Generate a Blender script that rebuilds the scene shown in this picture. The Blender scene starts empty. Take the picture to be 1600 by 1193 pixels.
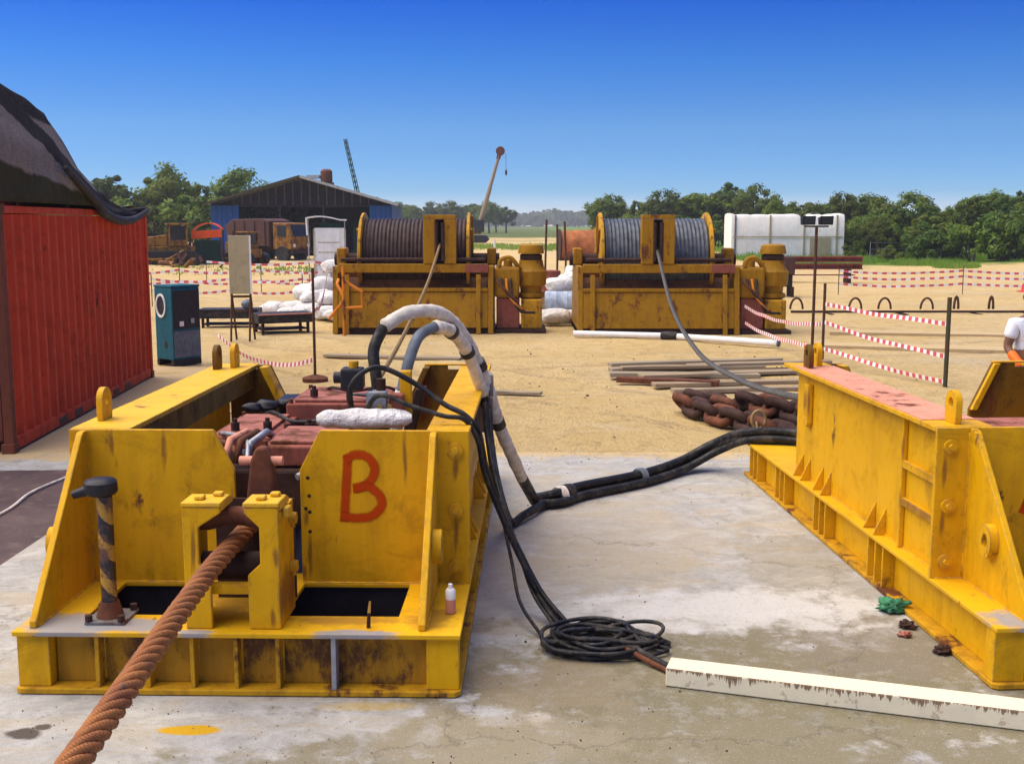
import bpy, bmesh, math, random
from mathutils import Vector, Matrix, noise as mnoise
R = math.radians
random.seed(11)
scene = bpy.context.scene
C = scene.collection

# ------------------------------------------------------------------ camera
cam_d = bpy.data.cameras.new('camera')
cam = bpy.data.objects.new('camera', cam_d)
C.objects.link(cam)
cam_d.sensor_width = 36.0
cam_d.lens = 36.0 * 1750 / 1600
cam_d.clip_start = 0.05
cam_d.clip_end = 6000
cam.location = (0, 0, 2.39)
cam.rotation_euler = (math.pi / 2 - math.atan(247 / 1750), 0, 0)
scene.camera = cam

# ------------------------------------------------------------------ sky and sun
SUN_EL, SUN_AZ = 62.0, 270.0        # azimuth clockwise from +Y (view direction)
world = bpy.data.worlds.new('World')
scene.world = world
world.use_nodes = True
wn = world.node_tree
wn.nodes.clear()
w_out = wn.nodes.new('ShaderNodeOutputWorld')
w_bg = wn.nodes.new('ShaderNodeBackground')
w_sky = wn.nodes.new('ShaderNodeTexSky')
w_sky.sky_type = 'NISHITA'
w_sky.sun_disc = False
w_sky.sun_elevation = R(SUN_EL)
w_sky.sun_rotation = R(SUN_AZ)
w_sky.altitude = 0
w_sky.air_density = 1.0
w_sky.dust_density = 0.3
w_sky.ozone_density = 3.0
w_tc = wn.nodes.new('ShaderNodeTexCoord')
w_map = wn.nodes.new('ShaderNodeVectorMath'); w_map.operation = 'MULTIPLY'
w_map.inputs[1].default_value = (1, 1, 3.0)
w_nrm = wn.nodes.new('ShaderNodeVectorMath'); w_nrm.operation = 'NORMALIZE'
w_hsv = wn.nodes.new('ShaderNodeHueSaturation')
w_hsv.inputs['Saturation'].default_value = 1.0
w_hsv.inputs['Value'].default_value = 1.0
wn.links.new(w_tc.outputs['Generated'], w_map.inputs[0])
wn.links.new(w_map.outputs[0], w_nrm.inputs[0])
wn.links.new(w_nrm.outputs[0], w_sky.inputs['Vector'])
w_s1 = wn.nodes.new('ShaderNodeVectorMath'); w_s1.operation = 'SCALE'; w_s1.inputs['Scale'].default_value = 0.1
w_sep = wn.nodes.new('ShaderNodeSeparateXYZ')
w_rmp = wn.nodes.new('ShaderNodeValToRGB')      # deep-blue air: tint by elevation, constant from 15 degrees up
w_rmp.color_ramp.interpolation = 'LINEAR'
_st = [(0.0, (.68, .66, .86)), (.0276, (.27, .45, .62)), (.0825, (.296, .533, .717)), (.1358, (.12, .45, .83)), (.1857, (.012, .29, .86)), (.26, (.04, .34, .88))]
while len(w_rmp.color_ramp.elements) < len(_st): w_rmp.color_ramp.elements.new(.5)
for _e, (_p, _c) in zip(w_rmp.color_ramp.elements, _st):
    _e.position = _p; _e.color = (*_c, 1)
w_gam = wn.nodes.new('ShaderNodeMix'); w_gam.data_type = 'RGBA'; w_gam.blend_type = 'MULTIPLY'
w_gam.inputs[0].default_value = 1.0
wn.links.new(w_tc.outputs['Generated'], w_sep.inputs[0])
wn.links.new(w_sep.outputs['Z'], w_rmp.inputs[0])
wn.links.new(w_rmp.outputs[0], w_gam.inputs[7])
w_s2 = wn.nodes.new('ShaderNodeVectorMath'); w_s2.operation = 'SCALE'; w_s2.inputs['Scale'].default_value = 10.0
wn.links.new(w_sky.outputs[0], w_s1.inputs[0])
wn.links.new(w_s1.outputs[0], w_gam.inputs[6])
wn.links.new(w_gam.outputs[2], w_s2.inputs[0])
wn.links.new(w_s2.outputs[0], w_hsv.inputs['Color'])
wn.links.new(w_hsv.outputs[0], w_bg.inputs['Color'])
w_bg.inputs['Strength'].default_value = 0.128
wn.links.new(w_bg.outputs[0], w_out.inputs['Surface'])

sun_d = bpy.data.lights.new('sun', 'SUN')
sun_d.energy = 3.9
sun_d.angle = R(82)
sun_d.color = (1.0, 0.88, 0.68)
sun = bpy.data.objects.new('sun', sun_d)
C.objects.link(sun)
_a = R(SUN_AZ)
_sd = Vector((math.sin(_a) * math.cos(R(SUN_EL)), math.cos(_a) * math.cos(R(SUN_EL)), math.sin(R(SUN_EL))))
sun.rotation_euler = (-_sd).to_track_quat('-Z', 'Y').to_euler()
sun.location = _sd * 60

vs = scene.view_settings
vs.view_transform = 'Standard'
vs.look = 'None'
vs.exposure = 0.78
vs.gamma = 1.0
vs.use_curve_mapping = False
scene.cycles.use_denoising = True
scene.cycles.max_bounces = 6
scene.cycles.volume_bounces = 0
scene.cycles.transparent_max_bounces = 12

# ------------------------------------------------------------------ materials
def srgb(r, g, b):
    f = lambda c: (c / 255 / 12.92) if c / 255 <= .04045 else ((c / 255 + .055) / 1.055) ** 2.4
    return (f(r), f(g), f(b))

class NT:
    """small node-tree builder"""
    def __init__(s, name):
        s.m = bpy.data.materials.new(name)
        s.m.use_nodes = True
        s.t = s.m.node_tree
        s.t.nodes.clear()
        s.out = s.n('ShaderNodeOutputMaterial')
        s.bsdf = s.n('ShaderNodeBsdfPrincipled')
        s.l(s.bsdf.outputs[0], s.out.inputs['Surface'])
        s.tc = s.n('ShaderNodeTexCoord')
        s.obj = s.tc.outputs['Object']
    def n(s, t): return s.t.nodes.new(t)
    def l(s, a, b): s.t.links.new(a, b)
    def mapping(s, scale, src=None, loc=(0, 0, 0)):
        m = s.n('ShaderNodeMapping')
        m.inputs['Scale'].default_value = scale
        m.inputs['Location'].default_value = loc
        s.l(src or s.obj, m.inputs['Vector'])
        return m.outputs[0]
    def noise(s, scale, detail=4, rough=.55, src=None, dist=0):
        t = s.n('ShaderNodeTexNoise')
        t.inputs['Scale'].default_value = scale
        t.inputs['Detail'].default_value = detail
        t.inputs['Roughness'].default_value = rough
        t.inputs['Distortion'].default_value = dist
        s.l(src or s.obj, t.inputs['Vector'])
        return t.outputs['Fac']
    def ramp(s, fac, a, b, va=0.0, vb=1.0):
        r = s.n('ShaderNodeMapRange')
        r.inputs[1].default_value = a; r.inputs[2].default_value = b
        r.inputs[3].default_value = va; r.inputs[4].default_value = vb
        s.l(fac, r.inputs[0])
        return r.outputs[0]
    def math(s, op, a, b=None):
        m = s.n('ShaderNodeMath'); m.operation = op
        for i, v in enumerate((a, b)):
            if v is None: continue
            if isinstance(v, (int, float)): m.inputs[i].default_value = v
            else: s.l(v, m.inputs[i])
        return m.outputs[0]
    def mix(s, fac, a, b, mode='MIX'):
        m = s.n('ShaderNodeMix'); m.data_type = 'RGBA'; m.blend_type = mode
        for sock, v in ((m.inputs[0], fac), (m.inputs[6], a), (m.inputs[7], b)):
            if isinstance(v, (int, float)): sock.default_value = v
            elif isinstance(v, tuple): sock.default_value = (*v[:3], 1)
            else: s.l(v, sock)
        return m.outputs[2]
    def bump(s, h, strength=.3, dist=.02):
        b = s.n('ShaderNodeBump')
        b.inputs['Strength'].default_value = strength
        b.inputs['Distance'].default_value = dist
        s.l(h, b.inputs['Height'])
        s.l(b.outputs[0], s.bsdf.inputs['Normal'])
    def done(s, col, rough=.6, metal=0.0, spec=.5):
        if isinstance(col, tuple): s.bsdf.inputs['Base Color'].default_value = (*col[:3], 1)
        else: s.l(col, s.bsdf.inputs['Base Color'])
        if isinstance(rough, (int, float)): s.bsdf.inputs['Roughness'].default_value = rough
        else: s.l(rough, s.bsdf.inputs['Roughness'])
        s.bsdf.inputs['Metallic'].default_value = metal
        s.bsdf.inputs['Specular IOR Level'].default_value = spec
        return s.m

RUST = (.16, .052, .018)
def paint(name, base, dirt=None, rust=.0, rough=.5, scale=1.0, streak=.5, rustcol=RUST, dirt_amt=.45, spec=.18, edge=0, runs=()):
    """painted steel: patchy fade, vertical grime streaks, rust blooms"""
    s = NT(name)
    dirt = dirt or tuple(c * .45 for c in base)
    n1 = s.noise(1.6 * scale, 6, .6)
    col = s.mix(s.ramp(n1, .35, .7), base, tuple(min(1, c * 1.13) for c in base))
    st = s.noise(1.0, 5, .65, s.mapping((9 * scale, 9 * scale, .9 * scale)))
    col = s.mix(s.math('MULTIPLY', s.ramp(st, .48, .78), dirt_amt * streak * 2), col, dirt)
    streak_n = s.noise(1.0, 6, .75, s.mapping((55, 55, 5)))
    n2 = s.noise(7 * scale, 8, .7)
    col = s.mix(s.math('MULTIPLY', s.ramp(n2, .52, .72), dirt_amt), col, dirt)
    ro = s.ramp(n2, .3, .7, rough - .1, rough + .2)
    # dusty pale scuffs and dark hand-sized smears
    n4 = s.noise(2.2 * scale, 7, .75, s.mapping((1, 1, 1), loc=(5, 2, 9)), 1.2)
    col = s.mix(s.math('MULTIPLY', s.ramp(n4, .55, .66), .38), col, tuple(c * .62 for c in dirt))
    n5 = s.noise(19 * scale, 5, .8, s.mapping((1, 1, .35), loc=(1, 8, 3)))
    col = s.mix(s.math('MULTIPLY', s.ramp(n5, .63, .70), .55), col, tuple(c * .4 for c in dirt))
    if rust > 0:
        n3 = s.noise(3.3 * scale, 10, .72, s.mapping((1, 1, .55), loc=(4.3, 1, 7)))
        m = s.ramp(n3, .66 - .3 * rust, .72 - .26 * rust)
        rc = s.mix(s.noise(22 * scale, 4), rustcol, tuple(c * .45 for c in rustcol))
        col = s.mix(m, col, rc)
    if runs:
        for (x, z, L_) in runs:
            v = s.n('ShaderNodeVectorMath'); v.operation = 'SUBTRACT'; v.inputs[1].default_value = (x, 0, z - L_ / 2); s.l(s.obj, v.inputs[0])
            d = s.n('ShaderNodeVectorMath'); d.operation = 'MULTIPLY'; d.inputs[1].default_value = (1 / .016, 0, 1 / (L_ * .55)); s.l(v.outputs[0], d.inputs[0])
            ln = s.n('ShaderNodeVectorMath'); ln.operation = 'LENGTH'; s.l(d.outputs[0], ln.inputs[0])
            q = s.math('ADD', ln.outputs['Value'], s.math('MULTIPLY', s.math('SUBTRACT', streak_n, .5), 2.6))
            col = s.mix(s.ramp(q, 1.1, .45, 0, .75), col, (.17, .06, .016))
    if edge:
        bv = s.n('ShaderNodeBevel'); bv.samples = 3; bv.inputs['Radius'].default_value = .016
        ge = s.n('ShaderNodeNewGeometry')
        dt = s.n('ShaderNodeVectorMath'); dt.operation = 'DOT_PRODUCT'
        s.l(bv.outputs[0], dt.inputs[0]); s.l(ge.outputs['Normal'], dt.inputs[1])
        e = s.math('SUBTRACT', 1.0, dt.outputs['Value'])
        e = s.math('MULTIPLY', s.ramp(e, .02, .12), s.ramp(s.noise(13, 7, .75), .47, .56))
        col = s.mix(s.math('MULTIPLY', e, edge), col, s.mix(s.noise(30, 4), (.10, .04, .016), (.22, .19, .16)))
    s.bump(s.noise(38 * scale, 5, .6), .12, .01)
    return s.done(col, ro, 0, spec)

def plain(name, base, rough=.6, var=.25, scale=5, metal=0, bump=.15, bscale=30, bdist=.01, spec=.22):
    s = NT(name)
    n = s.noise(scale, 6, .62)
    col = s.mix(s.ramp(n, .3, .72), tuple(c * (1 - var) for c in base), tuple(min(1, c * (1 + var)) for c in base))
    if bump: s.bump(s.noise(bscale, 5, .6), bump, bdist)
    return s.done(col, rough, metal, spec)

M = {}
YEL = (.64, .335, .0015)
M['yellow'] = paint('yellow_paint', YEL, dirt=(.32, .15, .004), rust=.14, rough=.5, edge=.85,
    runs=((1.065, 1.08, .14), (1.065, .73, .2), (-1.092, 1.08, .2), (-1.092, .73, .15), (.224, .62, .24), (.206, .77, .1), (-.215, .9, .3), (-.6, 1.225, .22), (.78, 1.225, .3), (-.9, 1.225, .16), (.185, .45, .1)))
M['yellow_worn'] = paint('yellow_paint_worn', (.50, .26, .008), dirt=(.17, .075, .012), rust=.42, rough=.55, dirt_amt=.7)
M['winch_recess'] = paint('shaded_red_brown_paint', (.12, .04, .012), dirt=(.03, .012, .006), rust=.4, rough=.6, dirt_amt=.8)  # red-brown darkened to paint in the shade under the drum
M['web_rust'] = paint('rust_eaten_yellow_paint', (.40, .195, .008), dirt=(.13, .06, .012), rust=.5, rough=.6, dirt_amt=.7, rustcol=(.15, .06, .02))
M['yellow_top'] = paint('yellow_paint_pale', (.70, .40, .020), dirt=(.46, .26, .03), rust=.1, rough=.5, edge=.85)  # paler yellow for machine B's left top flange, fairlead caps and hinges
M['winch_yellow'] = paint('winch_yellow_paint', (.32, .158, .003), dirt=(.12, .05, .006), rust=.32, rough=.5, dirt_amt=.5)
M['shaded_oily_yellow'] = paint('shaded_greasy_yellow_paint', (.17, .085, .006), dirt=(.035, .018, .006), rust=.35, rough=.5, dirt_amt=.8)  # dark yellow carrying both grease and the shade of the machines' inner faces
M['salmon_dirty'] = paint('grimy_red_primer', (.33, .12, .085), dirt=(.11, .036, .024), rust=.46, rough=.65, dirt_amt=.7)
M['salmon'] = paint('red_primer_faded', (.62, .27, .17), dirt=(.38, .13, .08), rust=.25, rough=.7)
M['primer'] = paint('red_primer', (.25, .075, .05), dirt=(.09, .026, .018), rust=.4, rough=.65)
M['rust'] = plain('rusty_steel', (.125, .043, .020), .8, .5, 9, bump=.4, bscale=40)
M['dark_rust'] = plain('dark_rusty_steel', (.045, .020, .014), .75, .5, 9, bump=.4, bscale=40)
def rubber():
    s = NT('dusty_black_rubber')
    col = s.mix(s.ramp(s.noise(6, 7, .72), .50, .68), (.011, .011, .012), (.075, .062, .045))
    col = s.mix(s.math('MULTIPLY', s.ramp(s.noise(26, 5, .7), .56, .66), .6), col, (.11, .09, .065))
    s.bump(s.noise(60, 5, .6), .25, .01)
    return s.done(col, s.ramp(s.noise(9, 5), .35, .65, .4, .8), 0, .3)
M['black'] = rubber()
M['blackpaint'] = plain('black_paint', (.02, .018, .022), .45, .4, 8)
M['grey_steel'] = plain('bare_grey_steel', (.30, .31, .33), .45, .3, 9, metal=.4)
M['worn_plate'] = paint('worn_grey_plate', (.16, .15, .145), dirt=(.09, .05, .03), rust=.5, rough=.55)
M['white_wrap'] = plain('white_hose_wrap', (.62, .56, .46), .7, .3, 13, bump=.6, bscale=22, bdist=.02)
M['hose_grey'] = plain('dusty_grey_hose', (.12, .14, .16), .6, .35, 12)
M['white_sack'] = plain('white_sack_cloth', (.70, .67, .62), .8, .22, 6, bump=1.0, bscale=11, bdist=.07)
M['cream'] = None
M['container_red'] = paint('container_red_paint', (.55, .055, .016), dirt=(.24, .028, .010), rust=.20, rough=.6, scale=.8, dirt_amt=.5, rustcol=(.11, .03, .014))
M['container_dark'] = paint('container_door_brown', (.16, .045, .022), dirt=(.05, .02, .012), rust=.4, rough=.65)
M['teal'] = paint('teal_paint', (.006, .085, .125), dirt=(.006, .035, .05), rust=.1, rough=.45)
M['beige'] = paint('beige_panel_paint', (.37, .32, .19), dirt=(.24, .20, .11), rust=.05, rough=.6)
M['booth_white'] = paint('white_booth_paint', (.70, .73, .72), dirt=(.45, .48, .46), rust=.03, rough=.5)
M['blue_clad'] = paint('blue_cladding_paint', (.012, .07, .24), dirt=(.01, .03, .09), rust=.05, rough=.5)
M['roof_grey'] = paint('grey_roof_sheet', (.34, .36, .35), dirt=(.20, .19, .17), rust=.2, rough=.5)
M['shed_truss'] = plain('dull_truss_steel', (.075, .058, .065), .8, .4, 3)
M['shed_dark'] = plain('dark_shed_interior', (.018, .015, .018), .8, .4, 2)  # near-black shared by the shed's rear wall, floor, frame and crate
M['wood'] = None
M['tarp_dark'] = plain('dark_tarpaulin', (.040, .038, .040), .7, .35, 3, bump=.5, bscale=6, bdist=.05)
M['tarp_mesh'] = plain('brown_grey_shade_net', (.15, .125, .11), .85, .3, 4, bump=.4, bscale=60)
M['tarp_olive'] = plain('olive_tarpaulin', (.055, .050, .022), .8, .35, 4, bump=.5, bscale=7, bdist=.04)
def tarp_panels():
    s = NT('patched_tarpaulin')
    sep = s.n('ShaderNodeSeparateXYZ'); s.l(s.obj, sep.inputs[0])     # origin (-5.4, 12, 2.6)
    wob = s.math('MULTIPLY', s.math('SUBTRACT', s.noise(2.5, 5, .6), .5), .16)
    z = s.math('ADD', sep.outputs['Z'], wob); y = sep.outputs['Y']
    dark = s.mix(s.noise(4, 6, .65), (.028, .026, .028), (.055, .050, .048))
    mesh_ = s.mix(s.noise(6, 6, .7), (.36, .31, .28), (.21, .18, .16))
    olive = s.mix(s.noise(5, 6, .7), (.062, .056, .024), (.036, .033, .018))
    col = mesh_
    band = s.math('ABSOLUTE', s.math('SUBTRACT', z, s.math('SUBTRACT', 1.24, s.math('MULTIPLY', y, .36))))
    col = s.mix(s.ramp(band, .145, .115), col, dark)
    col = s.mix(s.ramp(s.math('ADD', z, s.math('MULTIPLY', y, .05)), 1.03, 1.07), col, dark)
    col = s.mix(s.ramp(s.math('ADD', z, s.math('MULTIPLY', y, .10)), .44, .40), col, olive)
    col = s.mix(s.ramp(y, 3.1, 3.4), col, dark)
    net = s.math('MULTIPLY', s.ramp(band, .115, .16), s.math('MULTIPLY', s.ramp(s.math('ADD', z, s.math('MULTIPLY', y, .10)), .40, .46), s.ramp(y, 3.3, 3.0)))
    s.l(s.math('SUBTRACT', 1.0, s.math('MULTIPLY', net, s.ramp(s.noise(90, 2, .5), .40, .62, .05, .5))), s.bsdf.inputs['Alpha'])
    fold = s.noise(1.0, 5, .6, s.mapping((2, 5.5, 1.2)), 1.0)
    s.bump(s.math('ADD', fold, s.math('MULTIPLY', s.noise(60, 3), .1)), .9, .12)
    return s.done(col, .9, 0, .08)
M['tarp_panels'] = tarp_panels()
M['tape_red'] = plain('tape_red', (.60, .10, .10), .4, .1, 5, bump=0)
M['tape_white'] = plain('tape_white', (.82, .78, .76), .4, .06, 5, bump=0)
M['orange'] = plain('orange_plastic', (.80, .16, .01), .45, .15, 5, bump=.05)
M['orange_tarp'] = plain('orange_tarpaulin', (.70, .085, .012), .6, .2, 2, bump=.3, bscale=5, bdist=.05)
M['orange_rail'] = paint('orange_rail_paint', (.62, .20, .012), rust=.3, rough=.5)
M['rebar'] = plain('rusty_rebar', (.085, .040, .022), .8, .4, 12)
M['post_green'] = paint('green_brown_post_paint', (.06, .06, .03), rust=.5, rough=.7)
M['white_pipe'] = plain('white_plastic_pipe', (.80, .78, .72), .4, .1, 4, bump=.05)
M['white_tank'] = paint('white_tank_sheet', (.82, .79, .70), dirt=(.66, .60, .50), rust=.02, rough=.6, dirt_amt=.3)
M['glass'] = plain('dark_cab_glass', (.02, .025, .03), .12, .2, 3, bump=0)
M['steel_rope'] = plain('steel_rope_grey', (.10, .093, .080), .6, .35, 25, metal=.2)
M['tan_rope'] = plain('tan_dusty_rope', (.26, .17, .07), .7, .35, 20)
M['rope_wound_brown'] = plain('wound_rope_brown', (.045, .026, .023), .6, .5, 7, metal=.2, bump=.4, bscale=60)
M['rope_wound_grey'] = plain('wound_rope_grey', (.085, .095, .110), .5, .45, 7, metal=.3, bump=.4, bscale=60)
M['skin'] = plain('skin', (.20, .10, .06), .5, .1, 5, bump=0)
M['shirt'] = plain('white_shirt', (.78, .79, .80), .8, .06, 5, bump=.3, bscale=12)
M['trousers'] = plain('dark_trousers', (.03, .035, .06), .8, .2, 5)
M['helmet_red'] = plain('red_helmet', (.55, .04, .03), .35, .05, 5, bump=0)
M['green_cloth'] = plain('green_net_cloth', (.05, .20, .10), .8, .5, 22, bump=.5, bscale=30)
M['rag_blue'] = plain('pale_blue_rag', (.36, .42, .52), .8, .35, 9, bump=.5, bscale=18)
M['brass'] = plain('brass', (.55, .38, .10), .35, .2, 10, metal=.7)
M['dark_earth_pile'] = plain('orange_brown_rust', (.36, .12, .035), .8, .5, 2, bump=.3, bscale=10)
M['dark_green_paint'] = paint('dark_green_paint', (.012, .05, .035), rough=.6)
M['tipper_brown'] = paint('tipper_brown_paint', (.085, .040, .032), rust=.3, rough=.6)
M['machine_orange'] = paint('plant_orange_yellow', (.28, .14, .015), dirt=(.08, .04, .015), rust=.6, rough=.5, dirt_amt=.7)

def rusty_rope():
    s = NT('rusted_wire_rope')
    n = s.noise(5, 6, .6)
    col = s.mix(s.ramp(n, .35, .68), (.36, .135, .034), (.21, .072, .024))
    col = s.mix(s.ramp(s.noise(16, 6, .7), .56, .68), col, (.12, .07, .055))
    w = s.n('ShaderNodeTexWave'); w.inputs['Scale'].default_value = 34; w.inputs['Distortion'].default_value = 1.5
    w.bands_direction = 'DIAGONAL'
    s.l(s.obj, w.inputs['Vector'])
    s.bump(s.math('ADD', s.math('MULTIPLY', w.outputs['Fac'], .6), s.noise(60, 4)), .5, .01)
    return s.done(col, .75, 0, .3)
M['rope_rust'] = rusty_rope()

def wood():
    s = NT('weathered_timber')
    oi = s.n('ShaderNodeObjectInfo')
    g = s.noise(1.0, 6, .65, s.mapping((3, 40, 40)))
    col = s.mix(s.ramp(g, .3, .7), (.40, .29, .17), (.20, .15, .10))
    col = s.mix(s.math('MULTIPLY', oi.outputs['Random'], .6), col, (.27, .25, .18))
    s.bump(g, .4, .01)
    return s.done(col, .85, 0, .2)
M['wood'] = wood()

def cream():
    s = NT('cream_paint_with_rust_runs')
    sep = s.n('ShaderNodeSeparateXYZ'); s.l(s.obj, sep.inputs[0])
    col = s.mix(s.ramp(s.noise(9, 6), .35, .7), (.78, .70, .47), (.70, .63, .45))
    # rust runs that start at the top front arris and end at ragged lengths
    runs = s.noise(1.0, 6, .75, s.mapping((26, 1, .6)))
    big = s.noise(1.0, 3, .5, s.mapping((4.5, 1, .3)))
    depth = s.math('MULTIPLY', s.ramp(runs, .44, .62), s.ramp(big, .38, .6, .1, 1.0))
    lim = s.math('SUBTRACT', .097, s.math('MULTIPLY', depth, .075))
    m = s.math('GREATER_THAN', sep.outputs['Z'], lim)
    side = s.math('LESS_THAN', sep.outputs['Y'], .004)
    edge = s.math('GREATER_THAN', s.noise(14, 6, .7), .60)
    m2 = s.math('MULTIPLY', s.math('MULTIPLY', m, side), .85)
    col = s.mix(m2, col, (.14, .06, .02))
    col = s.mix(s.math('MULTIPLY', s.math('MULTIPLY', edge, side), .5), col, (.35, .22, .10))
    s.bump(s.noise(40, 4), .12, .01)
    return s.done(col, .55, 0, .4)
M['cream'] = cream()

def striped():
    s = NT('black_and_yellow_hazard_paint')
    sep = s.n('ShaderNodeSeparateXYZ'); s.l(s.obj, sep.inputs[0])
    a = s.math('ADD', s.math('MULTIPLY', sep.outputs['Z'], 5.2), s.math('MULTIPLY', sep.outputs['X'], 6.0))
    a = s.math('ADD', a, s.math('MULTIPLY', s.noise(11, 4), .25))
    f = s.math('GREATER_THAN', s.math('FRACT', a), .43)
    col = s.mix(f, (.40, .21, .02), (.014, .012, .015))
    col = s.mix(s.ramp(s.noise(14, 8, .7), .49, .58), col, (.12, .05, .025))
    s.bump(s.noise(50, 4), .2, .01)
    return s.done(col, .5)
M['striped'] = striped()

def ellipse_mask(s, cx, cy, rx, ry, wob=.35, wscale=2.5, soft=.25):
    v = s.n('ShaderNodeVectorMath'); v.operation = 'SUBTRACT'
    v.inputs[1].default_value = (cx, cy, 0)
    s.l(s.obj, v.inputs[0])
    d = s.n('ShaderNodeVectorMath'); d.operation = 'MULTIPLY'
    d.inputs[1].default_value = (1 / rx, 1 / ry, 0)
    s.l(v.outputs[0], d.inputs[0])
    ln = s.n('ShaderNodeVectorMath'); ln.operation = 'LENGTH'
    s.l(d.outputs[0], ln.inputs[0])
    nz = s.noise(wscale, 5, .65)
    q = s.math('ADD', ln.outputs['Value'], s.math('MULTIPLY', s.math('SUBTRACT', nz, .5), wob * 4))
    return s.ramp(q, 1 + soft, 1 - soft)

def concrete():
    s = NT('worn_concrete')
    n_fine = s.noise(34, 8, .78)
    n_mid = s.noise(5.5, 10, .74, None, .6)
    base = s.mix(s.ramp(n_mid, .36, .64), (.285, .273, .240), (.425, .412, .385))
    sm = s.noise(1.0, 9, .70, s.mapping((.9, 2.4, 1)), .8)
    base = s.mix(s.math('MULTIPLY', s.ramp(sm, .50, .60), .62), base, (.40, .335, .23))
    sm2 = s.noise(1.0, 9, .72, s.mapping((1.3, 3.6, 1), loc=(7, 3, 0)), 1.0)
    base = s.mix(s.math('MULTIPLY', s.ramp(sm2, .54, .62), .55), base, (.50, .485, .44))
    for c in ((1.35, 5.5, 1.8, .95, (.175, .148, .078), .92), (.8, 4.6, 1.8, .6, (.215, .185, .112), .88), (2.0, 7.6, .4, .9, (.24, .21, .14), .5), (-.1, 5.0, .5, .35, (.30, .255, .17), .6), (.6, 7.6, .8, .5, (.33, .285, .19), .6),
              (2.1, 6.25, .55, .5, (.20, .17, .12), .8), (.75, 8.6, .9, 1.1, (.40, .335, .235), .5),
              (.2, 5.6, .4, .3, (.25, .195, .12), .6), (-.05, 7.4, .35, 1.2, (.33, .29, .23), .45)):
        e = ellipse_mask(s, c[0], c[1], c[2], c[3], .75, 3.0, .16)
        e = s.math('MULTIPLY', e, s.ramp(s.noise(9, 8, .75), .32, .52, .45, 1.0))
        base = s.mix(s.math('MULTIPLY', e, c[5]), base, c[4])
    base = s.mix(s.math('MULTIPLY', ellipse_mask(s, 1.45, 6.75, 1.0, .35, .7, 4.0, .25), .75), base, (.54, .525, .485))
    sep = s.n('ShaderNodeSeparateXYZ'); s.l(s.obj, sep.inputs[0])
    yy = s.math('ADD', sep.outputs['Y'], s.math('MULTIPLY', s.noise(2.6, 9, .72), 1.5))
    base = s.mix(s.ramp(yy, 12.0, 12.25, 0, .9), base, (.50, .36, .165))
    # pits, gravel specks, crack lines
    base = s.mix(s.math('MULTIPLY', s.ramp(s.noise(15, 9, .8), .585, .65), .7), base, (.17, .14, .10))
    base = s.mix(s.math('MULTIPLY', s.ramp(n_fine, .54, .66), .5), base, (.20, .175, .14))
    base = s.mix(s.math('MULTIPLY', s.ramp(s.noise(80, 4, .7), .60, .68), .5), base, (.60, .58, .54))
    vo = s.n('ShaderNodeTexVoronoi'); vo.feature = 'DISTANCE_TO_EDGE'; vo.inputs['Scale'].default_value = .33
    wv = s.n('ShaderNodeVectorMath'); wv.operation = 'ADD'
    nv = s.n('ShaderNodeTexNoise'); nv.inputs['Scale'].default_value = 1.6; nv.inputs['Detail'].default_value = 8; nv.inputs['Roughness'].default_value = .7
    s.l(s.obj, nv.inputs['Vector']); s.l(s.obj, wv.inputs[0]); s.l(nv.outputs['Color'], wv.inputs[1]); s.l(wv.outputs[0], vo.inputs['Vector'])
    crack = s.ramp(vo.outputs['Distance'], .005, .0, 0, .35)
    base = s.mix(crack, base, (.10, .085, .07))
    base = s.mix(ellipse_mask(s, -2.31, 5.02, .085, .055, .35, 9, .2), base, (.09, .075, .06))
    base = s.mix(ellipse_mask(s, -2.25, 5.09, .04, .035, .35, 9, .2), base, (.10, .08, .06))
    base = s.mix(ellipse_mask(s, -1.536, 5.06, .15, .052, .12, 9, .12), base, (.52, .29, .012))
    base = s.mix(s.math('MULTIPLY', ellipse_mask(s, -.72, 5.33, .22, .05, .3, 6, .3), .5), base, (.50, .33, .05))
    h = s.math('ADD', s.math('MULTIPLY', s.noise(9, 9, .75), .8), s.math('MULTIPLY', s.noise(90, 4, .6), .5))
    h = s.math('SUBTRACT', h, s.math('MULTIPLY', crack, .8))
    s.bump(h, .55, .015)
    return s.done(base, s.ramp(s.noise(2, 5), .3, .7, .7, .95), 0, .12)
M['concrete'] = concrete()

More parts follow.
